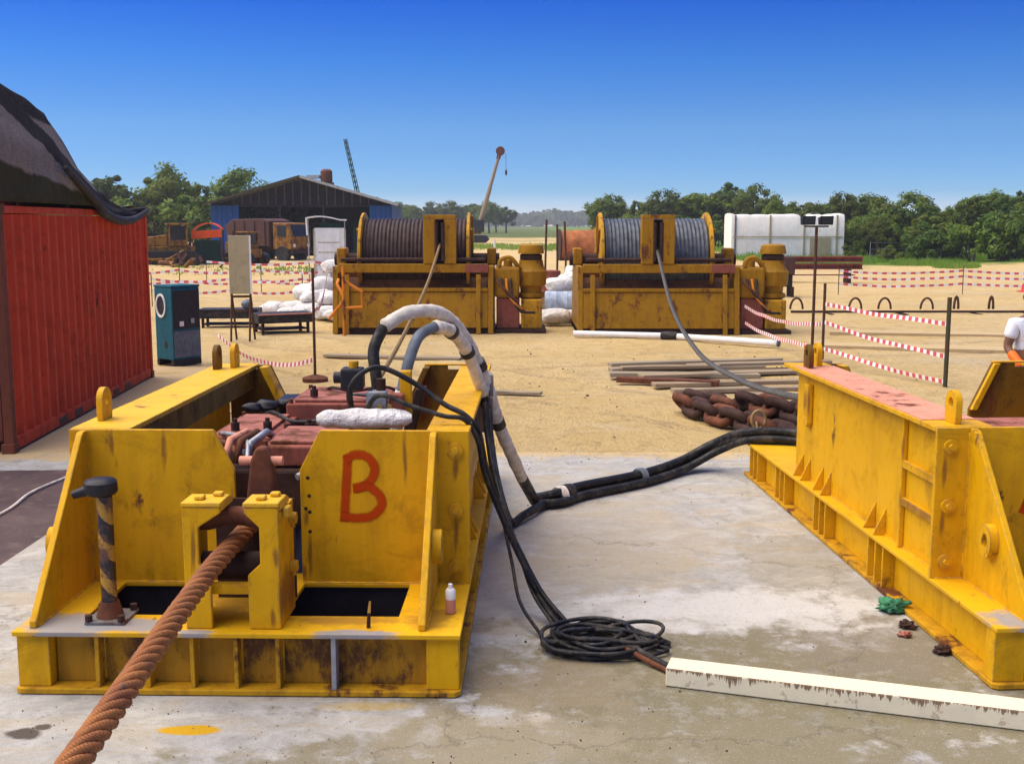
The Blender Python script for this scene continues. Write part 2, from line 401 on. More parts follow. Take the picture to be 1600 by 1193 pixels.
def sand():
    s = NT('dry_sand')
    base = s.mix(s.ramp(s.noise(.35, 8, .62), .35, .68), (.66, .465, .190), (.73, .54, .255))
    base = s.mix(s.math('MULTIPLY', s.ramp(s.noise(.16, 5, .6), .52, .68), .6), base, (.58, .48, .33))
    base = s.mix(s.math('MULTIPLY', s.ramp(s.noise(2.6, 9, .74, None, .8), .50, .64), .6), base, (.47, .315, .13))
    base = s.mix(s.math('MULTIPLY', s.ramp(s.noise(1.1, 8, .72, s.mapping((.5, 1.5, 1), loc=(3, 9, 0)), 1.0), .55, .63), .5), base, (.72, .58, .36))
    base = s.mix(s.math('MULTIPLY', s.ramp(s.noise(14, 6, .7), .58, .72), .3), base, (.36, .24, .12))
    sx = s.n('ShaderNodeSeparateXYZ'); s.l(s.obj, sx.inputs[0])
    wob = s.math('MULTIPLY', s.math('SUBTRACT', s.noise(.5, 4, .6), .5), 1.4)
    rut_h = None
    for (a, b_, c) in ((.80, .60, 9.6), (.80, .60, 11.2), (-.25, .97, 18.2), (-.25, .97, 19.6), (.55, .83, 25.0), (.55, .83, 26.4)):
        d_ = s.math('ADD', s.math('ADD', s.math('MULTIPLY', sx.outputs['X'], a), s.math('MULTIPLY', sx.outputs['Y'], b_)), s.math('SUBTRACT', wob, c))
        m_ = s.ramp(s.math('ABSOLUTE', d_), .20, .10)
        m_ = s.math('MULTIPLY', m_, s.ramp(s.noise(1.2, 5, .7), .40, .58))
        rut_h = m_ if rut_h is None else s.math('MAXIMUM', rut_h, m_)
    base = s.mix(s.math('MULTIPLY', rut_h, .42), base, (.44, .30, .17))
    # greenery takes over far away
    ln = s.n('ShaderNodeVectorMath'); ln.operation = 'LENGTH'; s.l(s.obj, ln.inputs[0])
    d = s.math('ADD', ln.outputs['Value'], s.math('MULTIPLY', s.math('SUBTRACT', s.noise(.03, 5, .6), .5), 220))
    base = s.mix(s.ramp(d, 150, 210), base, (.11, .14, .035))
    sep = s.n('ShaderNodeSeparateXYZ'); s.l(s.obj, sep.inputs[0])
    gx = s.math('ADD', s.math('SUBTRACT', sep.outputs['Y'], s.math('MULTIPLY', sep.outputs['X'], .05)),
                s.math('MULTIPLY', s.math('SUBTRACT', s.noise(.18, 5, .6), .5), 22))
    gm = s.math('MULTIPLY', s.ramp(gx, 61, 66), s.ramp(sep.outputs['X'], 13, 19))
    base = s.mix(gm, base, (.12, .20, .025))
    h = s.math('ADD', s.noise(3.5, 8, .7), s.math('MULTIPLY', s.noise(22, 5, .65), .45))
    h = s.math('SUBTRACT', h, s.math('MULTIPLY', rut_h, .35))
    s.bump(h, 1.0, .16)
    return s.done(base, .95, 0, .1)
M['sand'] = sand()

def mud():
    s = NT('dark_damp_earth')
    base = s.mix(s.ramp(s.noise(1.6, 7, .65), .33, .68), (.060, .036, .036), (.105, .066, .060))
    base = s.mix(s.math('MULTIPLY', s.ramp(s.noise(7, 7, .7), .54, .7), .6), base, (.18, .13, .10))
    s.bump(s.noise(12, 7, .7), .5, .03)
    return s.done(base, .7, 0, .3)
M['mud'] = mud()

def leaves(name, dark, light, yel):
    s = NT(name)
    g = s.n('ShaderNodeNewGeometry')
    oi = s.n('ShaderNodeObjectInfo')
    col = s.mix(g.outputs['Random Per Island'], dark, light)
    col = s.mix(s.math('MULTIPLY', s.ramp(s.noise(.55, 3, .6), .45, .7), .6), col, yel)
    hs = s.n('ShaderNodeHueSaturation'); s.l(col, hs.inputs['Color'])
    s.l(s.math('ADD', .475, s.math('MULTIPLY', oi.outputs['Random'], .035)), hs.inputs['Hue'])
    s.l(s.math('ADD', .75, s.math('MULTIPLY', s.math('FRACT', s.math('MULTIPLY', oi.outputs['Random'], 7.3)), .85)), hs.inputs['Value'])
    col = hs.outputs[0]
    m = s.done(col, .6, 0, .3)
    tr = s.n('ShaderNodeBsdfTranslucent'); s.l(col, tr.inputs[0])
    mx = s.n('ShaderNodeMixShader'); mx.inputs[0].default_value = .42
    s.l(s.bsdf.outputs[0], mx.inputs[1]); s.l(tr.outputs[0], mx.inputs[2])
    s.l(mx.outputs[0], s.out.inputs['Surface'])
    return m
M['leaf_a'] = leaves('jungle_leaves', (.034, .078, .007), (.105, .165, .012), (.165, .185, .016))
M['leaf_b'] = leaves('dark_leaves', (.024, .058, .007), (.066, .115, .011), (.105, .135, .012))
M['leaf_c'] = leaves('bright_leaves', (.050, .105, .008), (.130, .195, .016), (.185, .205, .022))
M['grass'] = leaves('grass_blades', (.09, .19, .016), (.16, .29, .03), (.24, .27, .06))
M['bark'] = plain('bark', (.10, .075, .055), .9, .4, 4)
M['far_wood'] = leaves('far_wood_leaves', (.04, .08, .025), (.07, .12, .035), (.09, .12, .04))

def deck():
    s = NT('yellow_deck_paint_worn_bare')
    n = s.noise(7, 8, .7)
    col = s.mix(s.ramp(s.noise(2, 6), .35, .7), (.62, .33, .003), (.70, .39, .006))
    col = s.mix(s.math('MULTIPLY', s.ramp(n, .52, .7), .5), col, (.30, .15, .01))
    for (x, y, a, b) in ((-.92, .10, .24, .16), (-.55, .12, .22, .09), (.62, .015, .19, .05), (-.2, .02, .1, .03)):
        col = s.mix(s.math('MULTIPLY', ellipse_mask(s, x, y, a, b, .5, 5, .2), .9), col, s.mix(n, (.20, .20, .21), (.30, .30, .31)))
    for (x, y, a, b) in ((.55, .2, .25, .06), (.98, .25, .12, .16), (-.1, .5, .2, .2)):
        col = s.mix(s.math('MULTIPLY', ellipse_mask(s, x, y, a, b, .8, 6, .3), .6), col, (.20, .085, .02))
    n3 = s.noise(12, 9, .75)
    col = s.mix(s.ramp(n3, .62, .66), col, (.14, .05, .018))
    s.bump(s.noise(40, 5), .12, .01)
    return s.done(col, .55, 0, .2)
M['deck'] = deck()

def spray():
    s = NT('red_spray_paint')
    uv = s.tc.outputs['UV']
    sep = s.n('ShaderNodeSeparateXYZ'); s.l(uv, sep.inputs[0])
    e = s.math('ABSOLUTE', s.math('SUBTRACT', sep.outputs['X'], .5))
    e = s.math('ADD', e, s.math('MULTIPLY', s.math('SUBTRACT', s.noise(45, 5, .7), .5), .25))
    a = s.ramp(e, .48, .26, 0, .88)
    s.l(a, s.bsdf.inputs['Alpha'])
    return s.done(s.mix(s.noise(12, 4), (.55, .060, .004), (.42, .040, .003)), .7, 0, .05)
M['spray'] = spray()

# ------------------------------------------------------------------ mesh helpers
class MB:
    def __init__(s):
        s.v, s.f, s.mi = [], [], []
    def add(s, verts, faces, mi=0):
        o = len(s.v)
        s.v += [tuple(p) for p in verts]
        s.f += [tuple(o + i for i in f) for f in faces]
        s.mi += [mi] * len(faces)
        return s
    def box(s, x0, x1, y0, y1, z0, z1, mat=None, mi=0):
        vs_ = [(x, y, z) for z in (z0, z1) for y in (y0, y1) for x in (x0, x1)]
        if mat is not None: vs_ = [mat @ Vector(p) for p in vs_]
        return s.add(vs_, [(0, 2, 3, 1), (4, 5, 7, 6), (0, 1, 5, 4), (2, 6, 7, 3), (0, 4, 6, 2), (1, 3, 7, 5)], mi)
    def cbox(s, c, size, rot=(0, 0, 0), mi=0):
        from mathutils import Euler
        m = Matrix.Translation(c) @ Euler(rot).to_matrix().to_4x4()
        a, b, d = (q / 2 for q in size)
        return s.box(-a, a, -b, b, -d, d, m, mi)
    def prism(s, poly, plane, t0, t1, mi=0):
        """extrude 2-D polygon; plane 'xz' (along y), 'yz' (along x), 'xy' (along z)"""
        def p3(p, t):
            return {'xz': (p[0], t, p[1]), 'yz': (t, p[0], p[1]), 'xy': (p[0], p[1], t)}[plane]
        n = len(poly)
        vs_ = [p3(p, t0) for p in poly] + [p3(p, t1) for p in poly]
        fs = [tuple(range(n))[::-1], tuple(range(n, 2 * n))] + [(i, (i + 1) % n, n + (i + 1) % n, n + i) for i in range(n)]
        return s.add(vs_, fs, mi)
    def cyl(s, p0, p1, r0, r1=None, n=14, caps=True, mi=0):
        r1 = r0 if r1 is None else r1
        p0, p1 = Vector(p0), Vector(p1)
        d = (p1 - p0).normalized()
        a = d.orthogonal().normalized(); b = d.cross(a)
        vs_ = []
        for p, r in ((p0, r0), (p1, r1)):
            for i in range(n):
                t = 2 * math.pi * i / n
                vs_.append(p + (a * math.cos(t) + b * math.sin(t)) * r)
        fs = [(i, (i + 1) % n, n + (i + 1) % n, n + i) for i in range(n)]
        if caps: fs += [tuple(range(n))[::-1], tuple(range(n, 2 * n))]
        return s.add(vs_, fs, mi)
    def tube(s, pts, r, n=10, closed=False, mi=0, rf=None):
        pts = [Vector(p) for p in pts]
        m = len(pts)
        vs_ = []
        tan = []
        for i in range(m):
            if closed: t = pts[(i + 1) % m] - pts[i - 1]
            else: t = pts[min(i + 1, m - 1)] - pts[max(i - 1, 0)]
            tan.append(t.normalized())
        a = tan[0].orthogonal().normalized()
        for i in range(m):
            a = (a - tan[i] * a.dot(tan[i])).normalized()
            b = tan[i].cross(a)
            rr = r if rf is None else rf(i / max(1, m - 1))
            for k in range(n):
                t = 2 * math.pi * k / n
                vs_.append(pts[i] + (a * math.cos(t) + b * math.sin(t)) * rr)
        fs = []
        for i in range(m if closed else m - 1):
            j = (i + 1) % m
            for k in range(n):
                fs.append((i * n + k, i * n + (k + 1) % n, j * n + (k + 1) % n, j * n + k))
        if not closed: fs += [tuple(range(n))[::-1], tuple(range((m - 1) * n, m * n))]
        return s.add(vs_, fs, mi)
    def lathe(s, prof, origin, axis='x', n=40, mi=0):
        """prof: list of (along, radius)"""
        vs_ = []
        for (u, r) in prof:
            for k in range(n):
                t = 2 * math.pi * k / n
                c, q = r * math.cos(t), r * math.sin(t)
                vs_.append({'x': (origin[0] + u, origin[1] + c, origin[2] + q),
                            'y': (origin[0] + c, origin[1] + u, origin[2] + q),
                            'z': (origin[0] + c, origin[1] + q, origin[2] + u)}[axis])
        fs = []
        for i in range(len(prof) - 1):
            for k in range(n):
                fs.append((i * n + k, i * n + (k + 1) % n, (i + 1) * n + (k + 1) % n, (i + 1) * n + k))
        fs += [tuple(range(n))[::-1], tuple(range((len(prof) - 1) * n, len(prof) * n))]
        return s.add(vs_, fs, mi)
    def blob(s, c, rad, nz=.15, seed=0, nu=18, nv=10, flat=1.0, freq=1.5, mi=0):
        vs_, fs = [], []
        c = Vector(c)
        for j in range(nv + 1):
            ph = math.pi * j / nv
            for i in range(nu):
                th = 2 * math.pi * i / nu
                d = Vector((math.sin(ph) * math.cos(th), math.sin(ph) * math.sin(th), math.cos(ph)))
                k = 1 + nz * mnoise.noise(d * freq + Vector((seed * 7.3, seed, 0))) * 2
                p = Vector((d.x * rad[0], d.y * rad[1], d.z * rad[2])) * k
                if p.z < -rad[2] * flat: p.z = -rad[2] * flat
                vs_.append(c + p)
        for j in range(nv):
            for i in range(nu):
                fs.append((j * nu + i, (j + 1) * nu + i, (j + 1) * nu + (i + 1) % nu, j * nu + (i + 1) % nu))
        return s.add(vs_, fs, mi)
    def grid_plate(s, us, vs_, skip, z0, z1, mi=0):
        """horizontal plate made of cells, cells in skip left open"""
        nu, nv = len(us), len(vs_)
        vt = [(u, v, z0) for v in vs_ for u in us] + [(u, v, z1) for v in vs_ for u in us]
        o = nu * nv
        idx = lambda i, j: j * nu + i
        fs = []
        full = lambda i, j: 0 <= i < nu - 1 and 0 <= j < nv - 1 and (i, j) not in skip
        for j in range(nv - 1):
            for i in range(nu - 1):
                if not full(i, j): continue
                a, b, c, d = idx(i, j), idx(i + 1, j), idx(i + 1, j + 1), idx(i, j + 1)
                fs.append((a, d, c, b)); fs.append((a + o, b + o, c + o, d + o))
                if not full(i, j - 1): fs.append((a, b, b + o, a + o))
                if not full(i + 1, j): fs.append((b, c, c + o, b + o))
                if not full(i, j + 1): fs.append((c, d, d + o, c + o))
                if not full(i - 1, j): fs.append((d, a, a + o, d + o))
        return s.add(vt, fs, mi)
    def mesh(s, name, mats):
        me = bpy.data.meshes.new(name)
        me.from_pydata(s.v, [], s.f)
        for m in (mats if isinstance(mats, (list, tuple)) else [mats]):
            me.materials.append(M[m] if isinstance(m, str) else m)
        if any(s.mi): me.polygons.foreach_set('material_index', s.mi)
        me.update()
        return me
    def build(s, name, mats, parent=None, smooth=False, bevel=0, segs=2):
        o = bpy.data.objects.new(name, s.mesh(name, mats))
        C.objects.link(o)
        if parent is not None: o.parent = parent
        if smooth:
            o.data.polygons.foreach_set('use_smooth', [True] * len(o.data.polygons))
            if smooth == 'auto':
                o.data.set_sharp_from_angle(angle=R(38))
        if bevel:
            b = o.modifiers.new('bevel', 'BEVEL')
            b.width = bevel; b.segments = segs; b.limit_method = 'ANGLE'; b.angle_limit = R(40)
        return o

USED = set()
def tag(o, label, cat, group=None, kind=None):
    o['label'] = label; o['category'] = cat
    if group: o['group'] = group
    if kind: o['kind'] = kind
    return o
def struct(o):
    o['kind'] = 'structure'
    return o
def thing(name, label, cat, loc=(0, 0, 0), rz=0.0, group=None):
    o = bpy.data.objects.new(name, None)
    o.empty_display_size = .2
    C.objects.link(o)
    o.location = loc; o.rotation_euler = (0, 0, rz)
    return tag(o, label, cat, group)
def dup(root, loc, rz, label, group=None, scale=None):
    r = root.copy(); C.objects.link(r)
    r.location = loc; r.rotation_euler = (0, 0, rz)
    if scale: r.scale = scale
    r['label'] = label
    if group: r['group'] = group
    for ch in list(root.children):
        c = ch.copy(); C.objects.link(c); c.parent = r
        for g in list(ch.children):
            d = g.copy(); C.objects.link(d); d.parent = c
    return r
def spline(pts, k=8):
    pts = [Vector(p) for p in pts]
    out = []
    P = [pts[0] * 2 - pts[1]] + pts + [pts[-1] * 2 - pts[-2]]
    for i in range(1, len(P) - 2):
        p0, p1, p2, p3 = P[i - 1], P[i], P[i + 1], P[i + 2]
        for j in range(k):
            t = j / k
            out.append(.5 * ((2 * p1) + (p2 - p0) * t + (2 * p0 - 5 * p1 + 4 * p2 - p3) * t * t + (3 * p1 - p0 - 3 * p2 + p3) * t ** 3))
    out.append(pts[-1])
    return out

# ------------------------------------------------------------------ ground
GZ = -0.03
def build_ground():
    # one sheet to the horizon, denser near the camera
    def axis(a, b, fine0, fine1, step):
        xs = []
        x = fine0
        while x <= fine1 + 1e-6:
            xs.append(x); x += step
        g = step; x = fine1
        while x < b:
            g *= 1.35; x += g; xs.append(min(x, b))
        g = step; x = fine0
        while x > a:
            g *= 1.35; x -= g; xs.insert(0, max(x, a))
        return xs
    xs = axis(-900, 900, -22, 24, .35)
    ys = axis(-80, 1100, 2, 60, .35)
    vt = []
    for y in ys:
        for x in xs:
            z = GZ
            # hollows and heaps of loose sand beyond the slab
            far = min(1, max(0, (y - 12.4) / 4))
            z += far * (.05 * mnoise.noise(Vector((x * .33, y * .33, 1))) + .022 * mnoise.noise(Vector((x * 1.5, y * 1.5, 4))))
            m = min(1, max(0, (y - 48) / 18)) * min(1, max(0, (150 - y) / 50))
            z += m * max(0, .55 * mnoise.noise(Vector((x * .06, y * .05, 9))) + .12)
            vt.append((x, y, z))
    nx = len(xs)
    fs = [(j * nx + i, j * nx + i + 1, (j + 1) * nx + i + 1, (j + 1) * nx + i) for j in range(len(ys) - 1) for i in range(nx - 1)]
    o = MB().add(vt, fs).build('ground', 'sand', smooth=True)
    struct(o)
build_ground()

# concrete slab, laid proud of the sand, ragged far edge
def build_slab():
    me = MB()
    back = []
    x = -3.62
    while x < 9.6:
        back.append((x, 11.62 + .06 * mnoise.noise(Vector((x * 1.7, 0, 3))) + .02 * mnoise.noise(Vector((x * 9, 0, 3)))))
        x += .12
    poly = [(-3.62, -6), (9.6, -6)] + back[::-1]
    me.prism(poly, 'xy', -.16, 0.0)
    struct(me.build('concrete_pavement', 'concrete'))
    # damp dark earth beside it
    pts = [(-3.63, -6), (-3.63, 10.9)]
    for i in range(30):
        xx = -3.7 - i * .2
        pts.append((xx, 10.95 + .18 * mnoise.noise(Vector((xx * 1.1, 5, 0))) - .02 * i))
    pts += [(-12, -6)]
    m2 = MB(); m2.prism(pts[::-1], 'xy', -.10, GZ + .006)
    struct(m2.build('dark_earth_ground', 'mud'))
    m3 = MB()
    p = [(-12, 10.2), (-5.0, 10.6), (-3.9, 11.0), (-3.64, 11.1), (-3.64, 14.5), (-4.4, 15.5), (-5.0, 19), (-12, 19)]
    m3.prism(p, 'xy', -.09, GZ + .004)
    struct(m3.build('concrete_apron', 'concrete'))
    # flush pale strips to the right
    m4 = MB()
    m4.prism([(6.0, 21.9), (14, 19.6), (14, 20.5), (6.2, 22.5)], 'xy', -.3, GZ + .06)
    struct(m4.build('pale_path', 'concrete'))
    m5 = MB()
    m5.prism([(7.0, 24.6), (20, 22.2), (20, 22.9), (7.2, 25.2)], 'xy', -.3, GZ + .06)
    struct(m5.build('pale_path', 'concrete'))
build_slab()

# ------------------------------------------------------------------ the two pulling machines
def ribbon(pts, w, y, mb, uvs):
    """flat stroke in the xz plane at depth y"""
    pts = [Vector((p[0], 0, p[1])) for p in pts]
    vs_, fs = [], []
    for i, p in enumerate(pts):
        t = (pts[min(i + 1, len(pts) - 1)] - pts[max(i - 1, 0)]).normalized()
        nrm = Vector((-t.z, 0, t.x))
        vs_ += [(p.x + nrm.x * w / 2, y, p.z + nrm.z * w / 2), (p.x - nrm.x * w / 2, y, p.z - nrm.z * w / 2)]
    for i in range(len(pts) - 1):
        fs.append((2 * i, 2 * i + 1, 2 * i + 3, 2 * i + 2)); uvs.append((0, 1, 1, 0))
    mb.add(vs_, fs)

def stroke_obj(paths, w, y, parent, name):
    mb = MB(); uvs = []
    for k, p in enumerate(paths): ribbon(p, w, y - .0006 * k, mb, uvs)
    o = mb.build(name, 'spray', parent)
    uvl = o.data.uv_layers.new(name='UVMap')
    for poly, u4 in zip(o.data.polygons, uvs):
        for li, u in zip(poly.loop_indices, u4): uvl.data[li].uv = (u, .5)
    return o

def lug(parent, u, v, z, along='v', mat='yellow'):
    mb = MB()
    prof = [(-.075, 0), (.075, 0), (.075, .09)] + [(.075 * math.cos(t), .12 + .075 * math.sin(t)) for t in [i * math.pi / 10 for i in range(11)]] + [(-.075, .09)]
    hole = 10
    # plate with an eye: outer ring and hole ring bridged
    outer = []
    for k in range(24):
        t = 2 * math.pi * k / 24
        d = Vector((math.cos(t), math.sin(t)))
        # intersect ray from eye centre with outline (box with round head)
        rr = .075
        if d.y < 0:
            lim = []
            if abs(d.x) > 1e-6: lim.append(.075 / abs(d.x))
            lim.append(.12 / -d.y)
            rr = min(lim)
        outer.append((d.x * rr, .12 + d.y * rr))
    inner = [(.03 * math.cos(2 * math.pi * k / 24), .12 + .03 * math.sin(2 * math.pi * k / 24)) for k in range(24)]
    vt, fs = [], []
    for t in (-.02, .02):
        for q in outer + inner:
            vt.append((u + t, v + q[0], z + q[1]) if along == 'v' else (u + q[0], v + t, z + q[1]))
    n = 24
    for k in range(n):
        j = (k + 1) % n
        fs += [(k, j, n + j, n + k), (2 * n + j, 2 * n + k, 3 * n + k, 3 * n + j), (j, k, 2 * n + k, 2 * n + j), (n + k, n + j, 3 * n + j, 3 * n + k)]
    mb.add(vt, fs)
    return mb.build('lifting_lug', mat, parent, bevel=.004)

def pulling_machine(name, label, loc, rz, top_mat, letter, gl, gr, dz):
    t = thing(name, label, 'winch machine', loc, rz)
    W = 1.145
    b = .005
    # base
    MB().prism([(-W, .02), (-W + .03, 0), (W - .03, 0), (W, .03), (W, 5.05), (-W, 5.05)], 'xy', 0.004, .034).build('base_plate', 'yellow_worn', t, bevel=b)
    MB().box(-.96, .965, .10, .125, .034, .31).build('front_web', 'web_rust', t, bevel=b)
    for sx in (-1, 1):
        MB().box(sx * 1.04 - .0125, sx * 1.04 + .0125, .13, 5.0, .034, .31).build('side_web', 'yellow', t, bevel=b)
        for vc in (1.70, 2.85, 3.9, 4.75):
            for k in (-1, 0, 1):
                x0, x1 = sorted((sx * 1.053, sx * 1.135))
                MB().box(x0, x1, vc + k * .13 - .009, vc + k * .13 + .009, .034, .31).build('stiffener', 'yellow', t, bevel=.003)
        MB().box(*sorted((sx * .968, sx * 1.135)), .03, .128, .034, .31).build('end_block', 'yellow', t, bevel=b)
    MB().box(-.94, .94, .14, 4.9, .036, .046).build('black_floor', 'blackpaint', t)  # thin black sheet over the base plate below the deck openings
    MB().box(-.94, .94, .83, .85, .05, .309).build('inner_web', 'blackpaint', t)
    MB().box(-.95, .95, 4.98, 5.0, .034, .31).build('rear_web', 'yellow', t, bevel=b)
    for u in (-.72, -.46, -.23, -.005, .21):
        MB().box(u - .011, u + .011, .022, .098, .034, .31).build('stiffener', 'yellow_worn', t, bevel=.003)
    MB().box(.485, .51, .012, .098, .034, .31).build('stiffener', 'grey_steel', t, bevel=.003)
    # deck plate with openings
    MB().grid_plate([-W, -.85, -.33, .19, .80, W], [0, .27, .81, 1.0, 4.4, 5.05], {(1, 1), (3, 1), (2, 3)}, .31, .336).build('deck_plate', 'deck', t, bevel=b)
    # front wall halves with the notch between them
    MB().prism([(-W, .336), (-.20, .336), (-.20, 1.0), (-.315, 1.23), (-W, 1.23)], 'xz', .82, .85).build('front_wall', 'yellow', t, bevel=b)
    MB().prism([(.175, .336), (W, .336), (W, 1.23), (.295, 1.23), (.175, 1.0)], 'xz', .82, .85).build('front_wall', 'yellow', t, bevel=b)
    # gussets
    for sx, gu in ((-1, gl), (1, gr)):
        MB().prism([(.818, .336), (.818, 1.226), (.77, 1.226), (.745, 1.21), (.05, .37), (.05, .336)], 'yz', gu - .019, gu + .019).build('gusset', 'yellow', t, bevel=.006)
        for z in (1.12, .77, .44):
            bu = sx * 1.065 if abs(gu) < 1.0 else sx * 1.109
            br_ = .042 if abs(gu) < 1.0 else .026
            bp = MB().cyl((bu, .819, z), (bu, .800, z), br_, n=20).cyl((bu, .799, z), (bu, .78, z), br_ * .5, n=6)
            bp.build('bolt', 'yellow', t, smooth='auto')
        # pad eye ring on the outer face of the gusset
        x0 = gu + sx * .0205
        ring = MB()
        n = 28
        for k in range(n):
            pass
        vt, fs = [], []
        for q, xx in enumerate((x0, x0 + sx * .05)):
            for rr in (.095, .042):
                for k in range(n):
                    a = 2 * math.pi * k / n
                    vt.append((xx, .47 + rr * .72 * math.cos(a), .66 + rr * math.sin(a)))
        for k in range(n):
            j = (k + 1) % n
            fs += [(k, j, n + j, n + k), (2 * n + j, 2 * n + k, 3 * n + k, 3 * n + j), (j, k, 2 * n + k, 2 * n + j), (n + k, n + j, 3 * n + j, 3 * n + k)]
        ring.add(vt, fs)
        ring.build('pad_eye', 'yellow', t, smooth='auto')
        MB().cyl((x0 - sx * .001, .47, .66), (x0 + sx * .004, .47, .66), .041, n=20).build('eye_bore', 'blackpaint', t)
    # weld beads along the main joints
    def bead(p0, p1, r=.007):
        p0, p1 = Vector(p0), Vector(p1); n = max(6, int((p1 - p0).length / .03)); sd = p0.x * 7 + p0.z * 3 + p0.y
        MB().tube([p0.lerp(p1, i / n) for i in range(n + 1)], r, 6, rf=lambda f: r * (1 + .35 * mnoise.noise(Vector((f * n * .9, sd, 0))))).build('weld_bead', 'yellow', t, smooth=True)
    bead((-1.12, .818, .337), (-.21, .818, .337)); bead((.19, .818, .337), (1.12, .818, .337))
    for gu in (gl, gr):
        for q in (-.02, .02):
            bead((gu + q, .817, .36), (gu + q, .817, 1.2)); bead((gu + q, .08, .337), (gu + q, .80, .337))
    for u in (-.72, -.46, -.23, -.005, .21):
        bead((u + .013, .10, .05), (u + .013, .10, .30), .006)
    for sx in (-1, 1):
        bead((sx * 1.055, .95, .338), (sx * 1.055, 3.7, .338)); bead((sx * 1.055, .95, 1.198), (sx * 1.055, 3.7, 1.198), .006)
    # side walls, top flanges
    for sx in (-1, 1):
        MB().box(sx * 1.04 - .0125, sx * 1.04 + .0125, .852, 3.74, .337, 1.20).build('side_wall', 'yellow', t, bevel=b)
        tm = 'yellow_top' if sx > 0 or top_mat == 'yellow_top' else top_mat
        if tm == 'salmon':
            MB().box(*sorted((sx * .80, sx * W)), 1.06, 3.86, 1.20, 1.232).build('top_flange', ['yellow'], t, bevel=b)
            MB().box(*sorted((sx * .806, sx * (W - .012))), 1.07, 3.60, 1.233, 1.237).build('primer_patch', 'salmon', t)
            MB().box(*sorted((sx * .80, sx * W)), .852, 1.055, 1.20, 1.232).build('top_flange', ['yellow'], t, bevel=b)
        else:
            MB().box(*sorted((sx * (.80 if sx < 0 else .90), sx * W)), .852, 3.86, 1.20, 1.232).build('top_flange', tm if sx < 0 else 'yellow', t, bevel=b)
        MB().box(*sorted((sx * (.815 if sx < 0 else .905), sx * (.835 if sx < 0 else .925))), .86, 3.73, 1.04, 1.199).build('flange_lip', 'shaded_oily_yellow', t, bevel=b)
        # panel framing on the outer face
        xo = sorted((sx * 1.0535, sx * 1.085))
        for z in (.62, .86):
            MB().box(*xo, .95, 1.44, z, z + .05).build('panel_rib', 'yellow', t, bevel=b)
        MB().box(*xo, 1.445, 1.475, .337, 1.199).build('panel_rib', 'yellow', t, bevel=b)
        MB().box(*xo, .852, .94, .337, 1.199).build('panel_rib', 'yellow', t, bevel=b)
        for z in (.42, .70, 1.05):
            MB().box(*sorted((sx * 1.0535, sx * 1.058)), .975, 1.02, z, z + .13).build('slot', 'blackpaint', t)
        for v in (1.75, 2.85, 3.35):
            MB().prism([(sx * 1.0535, .337), (sx * 1.138, .337), (sx * 1.0535, .52)], 'xz', v - .009, v + .009).build('bracket', 'yellow', t, bevel=.003)
            MB().prism([(sx * 1.0535, .337), (sx * 1.138, .337), (sx * 1.0535, .52)], 'xz', v + .171, v + .189).build('bracket', 'yellow', t, bevel=.003)
        MB().prism([(3.33, .80), (3.33, 1.12), (3.45, 1.12), (3.45, .80), (3.42, .77), (3.36, .77)], 'yz', *sorted((sx * 1.0535, sx * 1.10))).build('side_pad', 'yellow', t, bevel=.012)
        if sx > 0: continue
        lug(t, -1.06 if letter == 'B' else -.985, 1.15 if letter == 'B' else .98, 1.232, 'v', 'yellow')
        lug(t, -1.05, 3.50, 1.232, 'v', 'shaded_oily_yellow')
        lug(t, -.94, 3.62, 1.232, 'v', 'yellow')
    # rear wall with wide notch
    MB().prism([(-1.02, .337), (-.50, .337), (-.50, .84), (-.68, 1.232), (-.79, 1.232), (-.79, 1.198), (-1.02, 1.198)], 'xz', 3.742, 3.78).build('rear_wall', 'shaded_oily_yellow', t, bevel=b)
    MB().prism([(1.02, .337), (.42, .337), (.42, .84), (.60, 1.232), (.79, 1.232), (.79, 1.198), (1.02, 1.198)], 'xz', 3.742, 3.78).build('rear_wall', 'shaded_oily_yellow', t, bevel=b)
    MB().prism([(-.50, .84), (-.68, 1.232), (-.74, 1.232), (-.56, .84)], 'xz', 3.60, 3.741).build('notch_flange', 'yellow', t, bevel=b)
    MB().prism([(.42, .84), (.60, 1.232), (.65, 1.232), (.47, .84)], 'xz', 3.60 if letter == 'B' else 3.70, 3.741).build('notch_flange', 'shaded_oily_yellow' if letter == 'B' else 'yellow', t, bevel=b)
    MB().box(.60, 1.02, 3.735, 3.79, 1.2335, 1.247).build('wall_cap', 'yellow', t, bevel=.003)
    # fairlead: two profiled cheek plates, boxes behind, rollers
    MB().prism([(-.265, .337), (-.13, .337), (-.13, .62), (-.185, .68), (-.185, .87), (-.07, .945), (-.07, .975), (-.265, .975)], 'xz', .06, .09).build('fairlead_cheek', 'yellow', t, bevel=.006)
    MB().prism([(.06, .337), (.225, .337), (.225, .975), (.05, .975), (.05, .945), (.125, .87), (.125, .68), (.06, .62)], 'xz', .06, .09).build('fairlead_cheek', 'yellow', t, bevel=.006)
    for x0, x1 in ((-.265, -.24), (.20, .225)):
        MB().box(x0, x1, .092, .40, .337, .94).build('fairlead_side', 'yellow', t, bevel=b)
    for x0, x1 in ((-.265, -.07), (.05, .225)):
        MB().prism([(.055, .976), (.055, 1.0), (.24, 1.0), (.30, .975), (.30, .95), (.092, .95), (.092, .976)], 'yz', x0 - .004, x1 + .004).build('fairlead_cap', 'yellow_top', t, bevel=.006)
        MB().box(x0 + .05, x0 + .10, .1, .16, 1.001, 1.022).build('cap_bolt', 'yellow_top', t, bevel=.008)
        MB().box(x1 - .07, x1 - .02, .18, .23, 1.001, 1.022).build('cap_bolt', 'yellow_top', t, bevel=.008)
    MB().box(.226, .26, .14, .22, .90, .955).build('hinge', 'yellow_top', t, bevel=.01)
